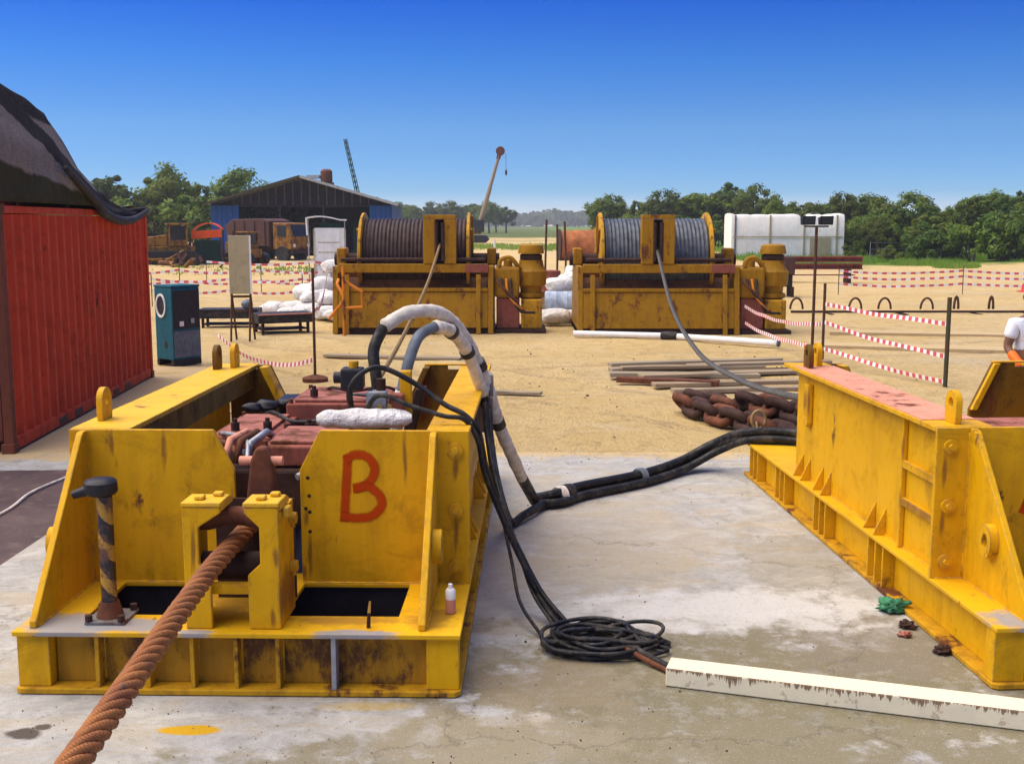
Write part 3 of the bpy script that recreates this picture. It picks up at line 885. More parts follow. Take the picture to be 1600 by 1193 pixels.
    for z in (.86, .60):
        MB().cyl((.226, .3, z), (.265, .3, z), .03, n=12).cyl((.245, .3, z - .05), (.245, .3, z + .03), .012, n=8).build('latch', 'yellow_worn', t, smooth='auto')
    MB().lathe([(-.225, .03), (-.225, .075), (-.16, .075), (-.06, .05), (.02, .05), (.12, .075), (.2, .075), (.2, .03)], (-.02, .24, .885), 'x', 24).build('guide_roller', 'rust', t, smooth='auto')
    MB().lathe([(-.215, .03), (-.215, .075), (.2, .075), (.2, .03)], (-.02, .30, .60), 'x', 24).build('guide_roller', 'dark_rust', t, smooth='auto')
    MB().box(-.238, .198, .12, .17, .50, .555).build('cross_bar', 'yellow', t, bevel=b)
    MB().box(-.238, .198, .55, .57, .34, .9).build('back_plate', 'dark_rust', t)
    # rust specks: open bolt holes beside the notch
    for (u, z) in ((.22, .955), (.226, .85), (.205, .775), (.227, .755), (.226, .64)):
        MB().cyl((u, .8195, z), (u, .8185, z), .011, n=10).build('bolt_hole', 'dark_rust', t)
    # rope grippers: red steel carriages running between the side walls
    for (u0, u1, v0, v1, z0, z1) in ((-.10, .42, 1.0, 1.62, .98, 1.10), (-.55, -.14, 1.5, 2.3, .98, 1.06), (-.22, .55, 2.25, 3.0, 1.0, 1.15)):
        z1 += dz; z0 += dz
        g = MB().box(u0, u1, v0, v1, z0, z1).build('gripper_block', 'primer', t, bevel=.012)
        MB().box(u0 + .05, u1 - .05, v0 + .06, v1 - .06, z1 + .001, z1 + .022).build('cover_plate', 'salmon_dirty', g, bevel=.006)
        for (a, c) in ((u0 + .03, v0 + .03), (u1 - .03, v0 + .03), (u0 + .03, v1 - .03), (u1 - .03, v1 - .03)):
            MB().cyl((a, c, z1), (a, c, z1 + .03), .018, n=6).build('bolt', 'rust', g)
    MB().box(-.30, .46, .95, 3.1, .62, .97 + dz).build('gripper_body', 'dark_rust', t, bevel=.02)
    MB().prism([(-.09, .80), (-.05, 1.10), (-.02, 1.17), (.03, 1.17), (.07, 1.08), (.09, .80)], 'xz', .60, .70).build('clevis', 'rust', t, bevel=.015)
    MB().cyl((-.12, .65, 1.09), (.12, .65, 1.09), .026, n=12).build('clevis_pin', 'salmon', t, smooth='auto')
    for k, u in enumerate((-.30, -.24, -.18)):
        MB().tube([(u, .95 + .05 * k, 1.0), (u + .02, 1.05, 1.13 - .01 * k), (u + .08, 1.2, 1.15), (u + .05, 1.45, 1.08)], .022, 8).build('hydraulic_pipe', ['salmon', 'rust', 'grey_steel'][k], t, smooth=True)
    if letter == 'B':
        for k, pts in enumerate((((-.45, 2.45, 1.02), (-.3, 2.2, 1.10), (-.1, 1.9, 1.09), (.1, 1.75, 1.12), (.3, 1.8, 1.14)), ((-.6, 1.4, .95), (-.5, 1.3, 1.05), (-.35, 1.2, 1.08), (-.2, 1.02, 1.02)),
                                 ((.55, 1.6, 1.0), (.5, 1.9, 1.16), (.45, 2.2, 1.2), (.2, 2.4, 1.2)), ((.6, 2.9, 1.0), (.45, 2.7, 1.2), (.2, 2.6, 1.19), (0, 2.75, 1.19), (-.15, 3.1, 1.05)), ((-.15, .92, 1.02), (-.2, 1.1, 1.12), (-.4, 1.4, 1.10), (-.62, 1.9, 1.0)))):
            MB().tube(spline(pts, 6), (.013, .018, .012, .011, .014)[k], 8).build('hydraulic_pipe', ['black', 'rust', 'black', 'dark_rust', 'grey_steel'][k], t, smooth=True)
        for (u, v, z) in ((.05, 1.72, 1.06), (-.18, 1.55, 1.1), (-.4, 1.6, 1.085), (.2, 1.72, 1.09), (-.05, 2.4, 1.18), (.42, 2.5, 1.18)):
            MB().cyl((u, v, z), (u, v, z + .05), .028, n=8).cyl((u, v, z + .051), (u, v, z + .075), .016, n=6).build('pipe_fitting', 'dark_rust', t, smooth='auto')
        MB().box(-.36, -.16, 2.62, 2.85, 1.01, 1.13).build('junction_box', 'blackpaint', t, bevel=.01)
        MB().prism([(.62, .98), (.70, .98), (.78, 1.30), (.72, 1.30)], 'xz', 1.95, 2.12).build('leaning_channel', 'dark_rust', t, bevel=.006)
    for sx in (-1, 1):
        MB().cyl((sx * .68, 1.0, .70), (sx * .68, 2.4, .70), .10, n=20).build('ram_barrel', 'dark_rust', t, smooth='auto')
        MB().cyl((sx * .68, 2.41, .70), (sx * .68, 3.6, .70), .05, n=16).build('ram_rod', 'grey_steel', t, smooth='auto')
    MB().cyl((.15, .86, .95), (.33, 1.05, 1.02), .02, n=10).build('ram_rod', 'grey_steel', t, smooth='auto')
    if letter == 'B':
        c = (.515, .895)
        def q(x, z): return (c[0] + x * 1.06, c[1] + z * .98)
        stem = [q(-.085, -.20 + .40 * i / 10 + 0) for i in range(11)]
        stem = [(p[0] + .028 * (i / 10), p[1]) for i, p in enumerate(stem)]
        b1 = spline([(p[0], 0, p[1]) for p in (q(-.075, .165), q(-.02, .20), q(.05, .185), q(.085, .12), q(.06, .045), q(.0, .005), q(-.035, .0))], 5)
        b2 = spline([(p[0], 0, p[1]) for p in (q(-.03, .0), q(.05, .01), q(.112, -.045), q(.115, -.11), q(.06, -.165), q(-.02, -.175), q(-.10, -.165))], 5)
        stroke_obj([stem, [(p.x, p.z) for p in b1], [(p.x, p.z) for p in b2]], .068, .8175, t, 'painted_letter')
    else:
        stroke_obj([[(-.62 + .014 * i, .72 + .045 * i) for i in range(6)]], .05, .8175, t, 'painted_stroke')
    return t

left_machine = pulling_machine('pulling_machine', 'yellow steel rope-pulling machine with a red letter B on its front wall', (-1.405, 5.44, 0), R(-1.3), 'yellow_top', 'B', -1.055, .945, 0)
right_machine = pulling_machine('pulling_machine', 'yellow steel rope-pulling machine cut by the right edge, with a salmon-pink top flange', (3.63, 5.57, 0), R(2.9), 'salmon', 'stroke', -.935, .945, -.26)

def local(o, p):
    c, s_ = math.cos(o.rotation_euler[2]), math.sin(o.rotation_euler[2])
    return Vector((o.location[0] + c * p[0] - s_ * p[1], o.location[1] + s_ * p[0] + c * p[1], p[2]))

# heavy rusted rope running out of the left machine towards the viewer
def wire_rope(name, label, pts, rad, nstr, pitch, mat, k=10, strand_n=8):
    t = thing(name, label, 'wire rope', pts[0])
    base = Vector(pts[0])
    sp = spline(pts, k)
    # resample densely by arc length
    L = [0]
    for i in range(1, len(sp)): L.append(L[-1] + (sp[i] - sp[i - 1]).length)
    step = pitch / 14
    n = int(L[-1] / step)
    P = []
    j = 0
    for i in range(n + 1):
        d = L[-1] * i / n
        while j < len(L) - 2 and L[j + 1] < d: j += 1
        f = (d - L[j]) / max(1e-9, L[j + 1] - L[j])
        P.append(sp[j].lerp(sp[j + 1], f))
    rs = rad * math.sin(math.pi / nstr) / (1 + math.sin(math.pi / nstr)) * 1.16
    a = None
    frames = []
    for i in range(n + 1):
        tg = (P[min(i + 1, n)] - P[max(i - 1, 0)]).normalized()
        a = tg.orthogonal().normalized() if a is None else (a - tg * a.dot(tg)).normalized()
        frames.append((a.copy(), tg.cross(a)))
    for s in range(nstr):
        path = []
        for i in range(n + 1):
            th = 2 * math.pi * (s / nstr + (L[-1] * i / n) / pitch)
            path.append(P[i] + (frames[i][0] * math.cos(th) + frames[i][1] * math.sin(th)) * (rad - rs) - base)
        MB().tube(path, rs, strand_n).build('strand', mat, t, smooth=True)
    MB().tube([p - base for p in P[::4]], rad * .55, 8).build('core', 'dark_rust', t, smooth=True)
    return t
pA = local(left_machine, (-.03, 1.0, .78))
wire_rope('wire_rope', 'thick rusted orange wire rope running from machine B to the lower left corner',
          [pA, local(left_machine, (-.05, .45, .745)), (-1.465, 5.2, .725), (-1.425, 4.2, .715), (-1.37, 3.2, .715), (-1.28, 1.5, .74), (-1.18, -.5, .78)], .052, 6, .50, 'rope_rust', 6)

# striped screw jack on the left deck
def jack():
    o = left_machine
    p = local(o, (-.71, .20, .336))
    t = thing('screw_jack', 'black and yellow striped post with a dark capstan head on machine B', 'jack', p, R(-1.3))
    MB().cyl((0, 0, .018), (0, 0, .66), .040, n=20).build('post', 'striped', t, smooth='auto')
    MB().box(-.10, .11, -.10, .12, .001, .017).build('base_plate', 'worn_plate', t, bevel=.004)
    for a in (-.08, .09):
        for c in (-.085, .095):
            MB().cyl((a, c, .018), (a, c, .05), .02, n=6).build('bolt', 'dark_rust', t)
    MB().cyl((0, 0, .019), (0, 0, .10), .07, .047, n=20).build('foot_collar', 'rust', t, smooth='auto')
    MB().lathe([(.661, .045), (.672, .075), (.69, .088), (.735, .085), (.75, .07), (.757, .03)], (-.015, 0, 0), 'z', 9).build('head', 'blackpaint', t, smooth='auto')
    MB().cyl((-.06, -.02, .70), (-.15, -.03, .672), .03, .022, n=12).build('handle_boss', 'blackpaint', t, smooth='auto')
jack()

# small things on machine B
def small_left():
    o = left_machine
    p = local(o, (1.07, .33, .336))
    t = thing('spray_can', 'small white and pink spray can standing on the deck of machine B', 'can', p)
    MB().lathe([(0, .020), (.004, .028), (.075, .028), (.078, .028)], (0, 0, 0), 'z', 18).build('can_body', 'salmon', t, smooth='auto')
    MB().lathe([(.0785, .0275), (.125, .0275), (.135, .02), (.136, .012)], (0, 0, 0), 'z', 18).build('can_top', 'white_pipe', t, smooth='auto')
    MB().lathe([(.137, .012), (.16, .012), (.162, .008)], (0, 0, 0), 'z', 12).build('nozzle', 'tape_white', t, smooth='auto')
    p = local(o, (.665, .10, .336))
    t = thing('drift_pin', 'thin brass pin standing upright on the front deck of machine B', 'pin', p)
    MB().cyl((0, 0, 0.001), (.004, 0, .08), .011, .008, n=10).build('shank', 'dark_rust', t, smooth='auto')
    MB().cyl((.004, 0, .081), (.010, 0, .14), .009, .005, n=10).build('tip', 'brass', t, smooth='auto')
    # white roll lying behind the front wall
    mb = MB()
    p0, p1 = local(o, (.24, 1.02, 1.23)), local(o, (.80, 1.0, 1.24))
    cen = (p0 + p1) / 2
    n, m = 30, 20
    vt, fs = [], []
    for i in range(n + 1):
        f = i / n
        c = p0.lerp(p1, f)
        r = .058 * (1 - abs(2 * f - 1) ** 6 * .6) * (1 + .12 * mnoise.noise(Vector((f * 6, 1, 0))))
        for k in range(m):
            a = 2 * math.pi * k / m
            rr = r * (1 + .10 * mnoise.noise(Vector((f * 9, math.cos(a) * 1.5, math.sin(a) * 1.5))))
            vt.append((c.x - cen.x + .0, c.y - cen.y + rr * 1.25 * math.cos(a), c.z - cen.z + rr * math.sin(a) + .03))
    for i in range(n):
        for k in range(m): fs.append((i * m + k, i * m + (k + 1) % m, (i + 1) * m + (k + 1) % m, (i + 1) * m + k))
    fs += [tuple(range(m)), tuple(range(n * m, (n + 1) * m))[::-1]]
    r = mb.add(vt, fs).build('white_roll', 'white_sack', smooth=True)
    r.location = cen
    tag(r, 'long white cloth-wrapped roll lying on top behind the letter B', 'roll')
    # valve manifold
    p = local(o, (.42, 1.28, 1.10))
    t = thing('valve_manifold', 'black valve block with thin uprights standing behind the white roll', 'valve', p)
    MB().box(-.075, .06, -.06, .07, .30, .43).build('valve_body', 'blackpaint', t, bevel=.015)
    MB().cyl((.0, 0, .431), (0, 0, .47), .03, n=12).build('valve_cap', 'yellow_worn', t, smooth='auto')
    MB().cyl((-.12, 0, .37), (-.076, 0, .37), .035, n=12).build('side_port', 'blackpaint', t, smooth='auto')
    for x in (-.03, .10):
        MB().tube(spline([(x, 0, .001), (x + .01, -.01, .15), (x - .005, 0, .25), (x + .0, 0, .30)], 5), .014, 8).build('upright_pipe', 'dark_rust', t, smooth=True)
    MB().box(.075, .20, -.04, .05, .14, .29).build('manifold_block', 'grey_steel', t, bevel=.012)
    MB().box(.21, .30, -.03, .06, .10, .27).build('manifold_block', 'primer', t, bevel=.012)
    for k in range(3):
        MB().cyl((.10 + .06 * k, -.045, .2), (.10 + .06 * k, -.08, .2), .016, n=8).build('fitting', 'brass', t, smooth='auto')
    MB().cyl((.16, .02, .291), (.16, .02, .36), .03, n=12).build('fitting', 'dark_rust', t, smooth='auto')
    MB().box(.27, .34, .06, .14, .12, .40).build('yellow_bracket', 'yellow', t, bevel=.008)
    # odd bits on top of the carriages
    for k, (u, v, z, s) in enumerate(((-.5, 2.45, 1.09, .05), (-.42, 2.52, 1.09, .06), (-.30, 2.6, 1.10, .045))):
        q = MB().blob((0, 0, 0), (s * 1.5, s, s * .7), .25, k, 12, 8).build('grease_lump', 'blackpaint', smooth=True)
        q.location = local(o, (u, v, z))
        tag(q, ['black greasy lump nearest the left side beam inside machine B', 'black greasy lump in the middle of three inside machine B', 'black greasy lump nearest the red carriage inside machine B'][k], 'grease lump')
small_left()

# ------------------------------------------------------------------ hoses and cables
def hose(name, label, cat, segs, parent=None):
    """segs: list of (points, radius, material); joined end to end"""
    t = thing(name, label, cat, segs[0][0][0])
    base = Vector(segs[0][0][0])
    for nm, pts, r, m in [(s[3], s[0], s[1], s[2]) for s in segs]:
        MB().tube([Vector(p) - base for p in spline(pts, 8)], r, 12).build(nm, m, t, smooth='auto')
    return t
def wrapped(t, base, pts, r, mat, name, seed=0):
    """taped hose: lumpy wound sleeve"""
    sp = spline(pts, 14)
    n = len(sp)
    def rf(f):
        return r * (1 + .10 * mnoise.noise(Vector((f * 30, seed, 0))) + .06 * (1 if math.sin(f * n * .55) > .3 else 0))
    MB().tube([p - base for p in sp], r, 14, rf=rf).build(name, mat, t, smooth=True)

A1 = [(-.82, 7.0, 1.10), (-.856, 7.0, 1.43), (-.875, 7.05, 1.60), (-.814, 7.1, 1.745), (-.659, 7.2, 1.825), (-.466, 7.4, 1.80), (-.327, 7.6, 1.632), (-.234, 7.8, 1.409), (-.161, 7.95, 1.182), (-.103, 8.1, .945), (-.014, 8.3, .689), (.076, 8.7, .40), (.19, 9.25, .07)]
t = thing('hydraulic_hose', 'fat white-wrapped hose arching highest over machine B', 'hose', A1[0])
bs = Vector(A1[0])
MB().tube([p - bs for p in spline(A1[0:4], 8)], .037, 12).build('rubber_end', 'black', t, smooth='auto')
wrapped(t, bs, A1[3:8], .043, 'white_wrap', 'wrapped_sleeve', 1)
wrapped(t, bs, A1[7:12], .046, 'white_wrap', 'wrapped_sleeve', 2)
MB().tube([p - bs for p in spline(A1[11:], 8)], .046, 12).build('rubber_end', 'black', t, smooth='auto')
for i, k in ((7, .056), (9, .054)):
    d = (Vector(A1[i + 1]) - Vector(A1[i - 1])).normalized() * .035
    MB().cyl(Vector(A1[i]) - d - bs, Vector(A1[i]) + d - bs, k, n=14).build('tape_band', 'black', t, smooth='auto')

A2 = [(-.733, 6.95, 1.10), (-.691, 6.95, 1.354), (-.644, 7.0, 1.55), (-.591, 7.1, 1.682), (-.495, 7.2, 1.734), (-.403, 7.4, 1.682), (-.306, 7.6, 1.523), (-.204, 7.85, 1.20), (-.17, 8.0, .9), (-.12, 8.2, .5), (-.02, 8.6, .07), (.10, 8.84, .055), (.26, 9.2, .06)]
t = thing('hydraulic_hose', 'grey and white hose making the lower arch over machine B', 'hose', A2[0])
bs = Vector(A2[0])
wrapped(t, bs, A2[0:2], .040, 'white_sack', 'wrapped_sleeve', 3)
MB().tube([p - bs for p in spline(A2[1:5], 8)], .036, 12).build('rubber_section', 'hose_grey', t, smooth='auto')
wrapped(t, bs, A2[4:8], .042, 'white_wrap', 'wrapped_sleeve', 5)
MB().tube([p - bs for p in spline(A2[7:], 8)], .034, 12).build('rubber_end', 'black', t, smooth='auto')
for i, k in ((5, .052), (6, .053)):
    d = (Vector(A2[i + 1]) - Vector(A2[i - 1])).normalized() * .02
    MB().cyl(Vector(A2[i]) - d - bs, Vector(A2[i]) + d - bs, k, n=14).build('tape_band', 'black', t, smooth='auto')
t2 = thing('cloth_wrap', 'ragged brown cloth bundle binding the hoses beside machine B', 'wrap', (-.19, 7.9, 1.1))
mb = MB()
for k in range(5):
    mb.tube([(-.03 + .016 * k, .0, .22), (-.045 + .02 * k, -.01 * k, .10), (-.06 + .022 * k, .0, -.02 - .025 * (k % 3)), (-.055 + .02 * k, .01, -.16 - .03 * (k % 2))], .022, 8)
mb.build('rag_strips', M['tarp_mesh'], t2, smooth=True)
MB().blob((0, 0, .12), (.062, .06, .13), .25, 4, 14, 10).build('binding', 'white_wrap', t2, smooth=True)

# bundle along the ground to the right machine
G = [(.19, 9.25, .065), (.384, 9.36, .062), (.594, 9.62, .06), (1.189, 10.12, .06), (1.628, 10.62, .075), (1.95, 10.75, .22), (2.2, 10.45, .385), (2.62, 10.35, .40), (3.0, 9.9, .42)]
offs = [(0, 0, 0), (.04, -.075, -.012), (-.03, .07, -.01), (.0, -.03, .055)]
labs = ['black hose nearest the far sand in the bundle between the machines', 'black hose nearest the viewer in the bundle between the machines', 'black hose in the middle of the bundle between the machines', 'black hose lying on top of the bundle between the machines']
for k, of in enumerate(offs):
    pts = [Vector(p) + Vector(of) * (1 if 0 < i < 8 else .6) + Vector((.02 * mnoise.noise(Vector((i * 1.3, k, 0))), .03 * mnoise.noise(Vector((k, i * 1.3, 0))), 0)) for i, p in enumerate(G)]
    bs = pts[0]
    o = MB().tube([p - bs for p in spline(pts, 10)], .037 if k else .042, 12).build('hydraulic_hose', 'black', smooth=True)
    o.location = bs
    tag(o, labs[k], 'hose')
for (p, r, m, lab) in (((.42, 9.40, .075), .085, 'white_wrap', 'pale tape binding on the hose bundle near machine B'), ((.49, 9.49, .075), .083, 'black', 'black tape binding on the hose bundle near machine B'),
                       ((1.19, 10.12, .078), .082, 'hose_grey', 'grey tie round the middle of the hose bundle')):
    d = Vector((.6, .42, 0)).normalized() * .03
    mb = MB().tube([-d * 1.0, -d * .4 + Vector((0, 0, .004)), d * .4, d], r, 16, rf=lambda f: r * (1 + .08 * math.sin(f * 9)))
    o = mb.build('hose_binding', m, smooth='auto'); o.location = p
    tag(o, lab, 'binding')

# thin cables falling to the coil
c_end = Vector((.34, 6.45, .03))
cabs = [
 ([(-.961, 6.65, 1.25), (-.946, 6.5, 1.44), (-.862, 6.5, 1.535), (-.755, 6.55, 1.547), (-.571, 6.6, 1.445), (-.40, 6.56, 1.33), (-.275, 6.53, 1.268), (-.195, 6.55, 1.16), (-.155, 6.65, .93), (-.08, 6.74, .67), (.045, 6.7, .40), (.18, 6.58, .17), (.33, 6.42, .03)], .016, 'black cable looping highest from the valve block down to the floor coil'),
 ([(-.89, 6.6, 1.25), (-.777, 6.45, 1.40), (-.593, 6.42, 1.345), (-.40, 6.42, 1.285), (-.275, 6.42, 1.262), (-.20, 6.45, 1.13), (-.165, 6.5, .93), (-.077, 6.62, .66), (.02, 6.66, .42), (.15, 6.6, .18), (.29, 6.47, .03)], .015, 'black cable in a lower loop from the valve block down to the floor coil'),
 ([(-.19, 7.75, 1.15), (-.17, 7.6, .95), (-.10, 7.2, .70), (.0, 6.9, .45), (.10, 6.7, .24), (.25, 6.45, .05), (.36, 6.36, .03)], .017, 'black cable dropping from the hose bundle straight to the floor coil'),
 ([(-.16, 7.78, 1.1), (-.14, 7.6, .9), (-.075, 7.1, .58), (.0, 6.75, .30), (.05, 6.5, .13), (.17, 6.25, .02)], .011, 'thin black cable hanging leftmost above the floor coil'),
 ([(-.15, 7.82, 1.12), (-.13, 7.6, .87), (-.04, 7.05, .55), (.05, 6.8, .33), (.13, 6.6, .15), (.26, 6.36, .02)], .011, 'thin black cable hanging between the others above the floor coil'),
]
for pts, r, lab in cabs:
    bs = Vector(pts[0])
    o = MB().tube([p - bs for p in spline(pts, 10)], r, 8).build('cable', 'black', smooth=True)
    o.location = bs
    tag(o, lab, 'cable')
# the coil itself: one long cable, many turns
def coil():
    rnd = random.Random(5)
    pts = []
    turns = 13
    for i in range(turns * 22):
        f = i / (turns * 22)
        a = i / 22 * 2 * math.pi
        k = int(i / 22)
        ph = rnd.uniform(0, 6) if i % 22 == 0 else 0
        rx = .245 + .075 * math.sin(k * 2.1) + .03 * math.sin(a * 2 + k * 1.7)
        ry = .185 + .055 * math.sin(k * 1.3 + 1) + .025 * math.sin(a * 3 + k * 2.9)
        cx = .055 * math.sin(k * 1.7); cy = .045 * math.cos(k * 2.3)
        z = .014 + .085 * f * (.75 + .25 * math.sin(a + k * 1.9))
        pts.append((cx + rx * math.cos(a), cy + ry * math.sin(a), z))
    t = thing('cable_coil', 'loose coil of thin black cable lying on the concrete', 'cable coil', (.50, 6.13, .002))
    MB().tube(spline(pts, 2), .0125, 7).build('coiled_cable', 'black', t, smooth=True)
    big = [(.15 + .22 * math.cos(a), .05 + .11 * math.sin(a), .05 + .05 * math.sin(a + 1)) for a in [i * 2 * math.pi / 26 for i in range(26)]]
    MB().tube(big, .012, 7, closed=True).build('loose_loop', 'black', t, smooth=True)
    MB().tube(spline([(-.33, -.02, .03), (-.2, -.08, .05), (0, -.12, .07), (.15, -.16, .06), (.26, -.24, .03), (.36, -.36, .018), (.5, -.5, .018)], 8), .02, 8).build('cable_tail', 'black', t, smooth=True)
    MB().tube(spline([(.1, -.14, .06), (.22, -.26, .03), (.32, -.38, .017), (.45, -.55, .017)], 8), .016, 8).build('cable_tail', 'rust', t, smooth=True)
coil()

# cream beam
t = thing('steel_beam', 'long cream-painted beam with rust runs lying on the concrete at lower right', 'beam', (.80, 5.565, .004), math.atan2(5.04 - 5.565, 2.44 - .80))
MB().prism([(0, .0), (2.6, .0), (2.6, .16), (0, .16)], 'xy', 0, .0985).build('beam_body', 'cream', t, bevel=.006)

# litter under the right machine
for k, (x, y, s, m, lab, nm, cat) in enumerate(((2.37, 6.72, .065, 'green_cloth', 'crumpled green cloth beside the base of the right machine', 'green_cloth', 'cloth'),
        (2.36, 6.42, .034, 'dark_rust', 'black stone just in front of the crumpled green cloth', 'stone', 'stone'), (2.30, 6.28, .026, 'salmon_dirty', 'small pinkish stone on the concrete by the right machine', 'stone', 'stone'),
        (2.42, 6.02, .036, 'dark_rust', 'dark flat stone against the base plate near the cream beam', 'stone', 'stone'))):
    o = MB().blob((0, 0, s * .45), (s * 1.25, s, s * .7), .5, k + 20, 22, 14, .45, 3.2).build(nm, m, smooth=True)
    o.location = (x, y, .002)
    tag(o, lab, cat)

# ------------------------------------------------------------------ storage winches
def storage_winch(label, loc, rope_mat, guide_u, rz=0.0):
    t = thing('storage_winch', label, 'winch', loc, rz)
    b = .012
    MB().box(-1.78, 1.78, .05, 2.6, 0, .12).build('skid', 'dark_rust', t, bevel=b)
    for sx in (-1, 1):
        MB().prism([(-.02, .0), (2.65, .0), (2.25, 1.48), (.20, 1.48)], 'yz', sx * 1.72 - .06, sx * 1.72 + .06).build('side_frame', 'winch_yellow', t, bevel=b)
        MB().prism([(-.1, .0), (-.04, .0), (.16, 1.30), (.10, 1.30)], 'yz', sx * 1.45 - .05, sx * 1.45 + .05).build('front_stiffener', 'winch_yellow', t, bevel=b)
    MB().prism([(0.0, .13), (.03, .13), (.16, .92), (.13, .92)], 'yz', -1.655, 1.655).build('apron_plate', 'winch_yellow', t, bevel=b)
    MB().box(-1.655, 1.655, .10, .24, .925, 1.0).build('apron_rail', 'winch_yellow', t, bevel=b)
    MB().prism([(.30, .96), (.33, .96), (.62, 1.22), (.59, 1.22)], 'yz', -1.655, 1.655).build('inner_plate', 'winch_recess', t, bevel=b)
    MB().box(-1.655, 1.655, .12, .36, 1.34, 1.53).build('top_beam', 'winch_yellow', t, bevel=b)
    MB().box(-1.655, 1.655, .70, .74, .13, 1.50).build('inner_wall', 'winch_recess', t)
    MB().box(-1.655, 1.655, 2.15, 2.3, 1.34, 1.53).build('rear_beam', 'winch_yellow', t, bevel=b)
    MB().box(1.15, 1.66, .112, .119, 1.345, 1.525).build('rust_patch_plate', 'primer', t)
    # drum
    dc = (0, 1.35, 1.60)
    prof = []
    n = 26
    for i in range(n):
        u0 = -1.16 + 2.32 * i / n
        w = 2.32 / n
        r = .90 + .012 * mnoise.noise(Vector((i * .9, loc[0], 0)))
        for q in (0.02, .25, .5, .75, .98):
            prof.append((u0 + w * q, r + .034 * math.sin(math.pi * q)))
    MB().lathe(prof, dc, 'x', 56).build('rope_winding', rope_mat, t, smooth=True)
    for sx in (-1, 1):
        fl = MB().lathe([(sx * 1.17, .3), (sx * 1.17, 1.03), (sx * 1.185, 1.06), (sx * 1.235, 1.06), (sx * 1.25, 1.03), (sx * 1.25, .3)][::sx], dc, 'x', 56).build('drum_flange', 'yellow_worn', t, smooth='auto')
        for k in range(8):
            a = k * math.pi / 4
            m = Matrix.Translation((sx * 1.275, dc[1], dc[2])) @ Matrix.Rotation(a, 4, 'X')
            MB().box(-.022, .022, -.03, .03, .2, .98, m).build('flange_rib', 'winch_yellow', fl)
        MB().cyl((sx * 1.26, dc[1], dc[2]), (sx * 1.9, dc[1], dc[2]), .14, n=20).build('axle', 'dark_rust', t, smooth='auto')
        MB().box(sx * 1.72 - .1, sx * 1.72 + .1, dc[1] - .28, dc[1] + .28, 1.485, 1.86).build('bearing_block', 'winch_yellow', t, bevel=.03)
    # rope guide
    g = guide_u
    for s_ in (-1, 1):
        MB().box(*sorted((g + s_ * .10, g + s_ * .36)), .10, .42, 1.535, 2.50).build('guide_post', 'winch_yellow', t, bevel=b)
        MB().cyl((g + s_ * .075, .12, 1.6), (g + s_ * .075, .12, 2.44), .045, n=12).build('guide_roller', 'dark_rust', t, smooth='auto')
    MB().box(g - .36, g + .36, .10, .42, 2.505, 2.60).build('guide_head', 'winch_yellow', t, bevel=b)
    MB().box(g - .098, g + .098, .36, .40, 1.54, 2.50).build('guide_back', 'dark_rust', t)
    MB().cyl((-1.6, .26, 1.62), (1.6, .26, 1.62), .045, n=12).build('guide_screw', 'dark_rust', t, smooth='auto')
    # drive: gearbox, upright motor, pump bench on the right
    MB().box(1.80, 2.36, .25, 1.5, .78, 1.46).build('gearbox', 'winch_yellow', t, bevel=.06)
    MB().box(1.80, 2.95, .15, 1.6, .0, .08).build('drive_skid', 'dark_rust', t, bevel=b)
    MB().box(1.84, 2.36, .3, 1.4, .081, .779).build('pump_bench', 'primer', t, bevel=.03)
    MB().box(2.40, 2.86, .3, 1.2, .081, .74).build('motor_pedestal', 'yellow_worn', t, bevel=.03)
    MB().lathe([(.745, .25), (.78, .30), (.86, .30), (.88, .24), (1.0, .25), (1.05, .34), (1.35, .36), (1.42, .30), (1.56, .27), (1.60, .27)], (2.62, .72, 0), 'z', 24).build('motor', 'winch_yellow', t, smooth='auto')
    MB().lathe([(1.601, .24), (1.62, .25), (1.72, .25), (1.74, .2)], (2.62, .72, 0), 'z', 24).build('motor_cap', 'dark_rust', t, smooth='auto')
    MB().lathe([(1.745, .29), (1.80, .29), (1.93, .26), (1.96, .18)], (2.62, .72, 0), 'z', 24).build('fan_cover', 'winch_yellow', t, smooth='auto')
    MB().cyl((2.28, .5, 1.2), (2.42, .6, 1.2), .14, n=16).build('coupling', 'rust', t, smooth='auto')
    for k in range(4):
        MB().tube(spline([(1.86 + .1 * k, .24, 1.2), (1.9 + .1 * k, .10, 1.1 - .1 * k), (2.2 + .06 * k, .08, .8 - .1 * k), (2.4 + .1 * k, .2, .45)], 6), .028, 8).build('hydraulic_pipe', ['rust', 'black', 'orange_rail', 'black'][k], t, smooth=True)
    MB().tube(spline([(1.9, .3, 1.47), (1.95, .3, 1.62), (2.15, .35, 1.66), (2.3, .4, 1.5), (2.36, .5, 1.42)], 6), .05, 10).build('hydraulic_pipe', 'winch_yellow', t, smooth=True)
    MB().cyl((2.1, .6, 1.462), (2.1, .6, 1.60), .10, n=16).build('filler_cap', 'winch_yellow', t, smooth='auto')
    return t
wl = storage_winch('yellow storage winch with brown rope on its drum, behind machine B', (-2.19, 24.7, -.02), 'rope_wound_brown', .60)
wr = storage_winch('yellow storage winch with grey rope on its drum, right of the white sacks', (3.22, 24.5, -.02), 'rope_wound_grey', -.03)

wire_rope('wire_rope', 'slack dark wire rope sagging from the right storage winch to the right machine',
          [(3.18, 25.6, 2.1), (3.18, 24.7, 1.823), (3.0, 21, .84), (2.834, 17, .46), (2.78, 14, .49), (2.85, 11.6, .62), (3.4, 9.0, .84)], .038, 6, .5, 'steel_rope', 6, 6)
wire_rope('wire_rope', 'taut dull wire rope from the left storage winch down towards machine B',
          [(-1.58, 25.6, 2.2), (-1.59, 24.7, 1.90), (-1.5, 20, 1.35), (-1.42, 15, .98), (-1.35, 11, .82), (-1.33, 8.4, .80)], .028, 6, .4, 'tan_rope', 6, 6)

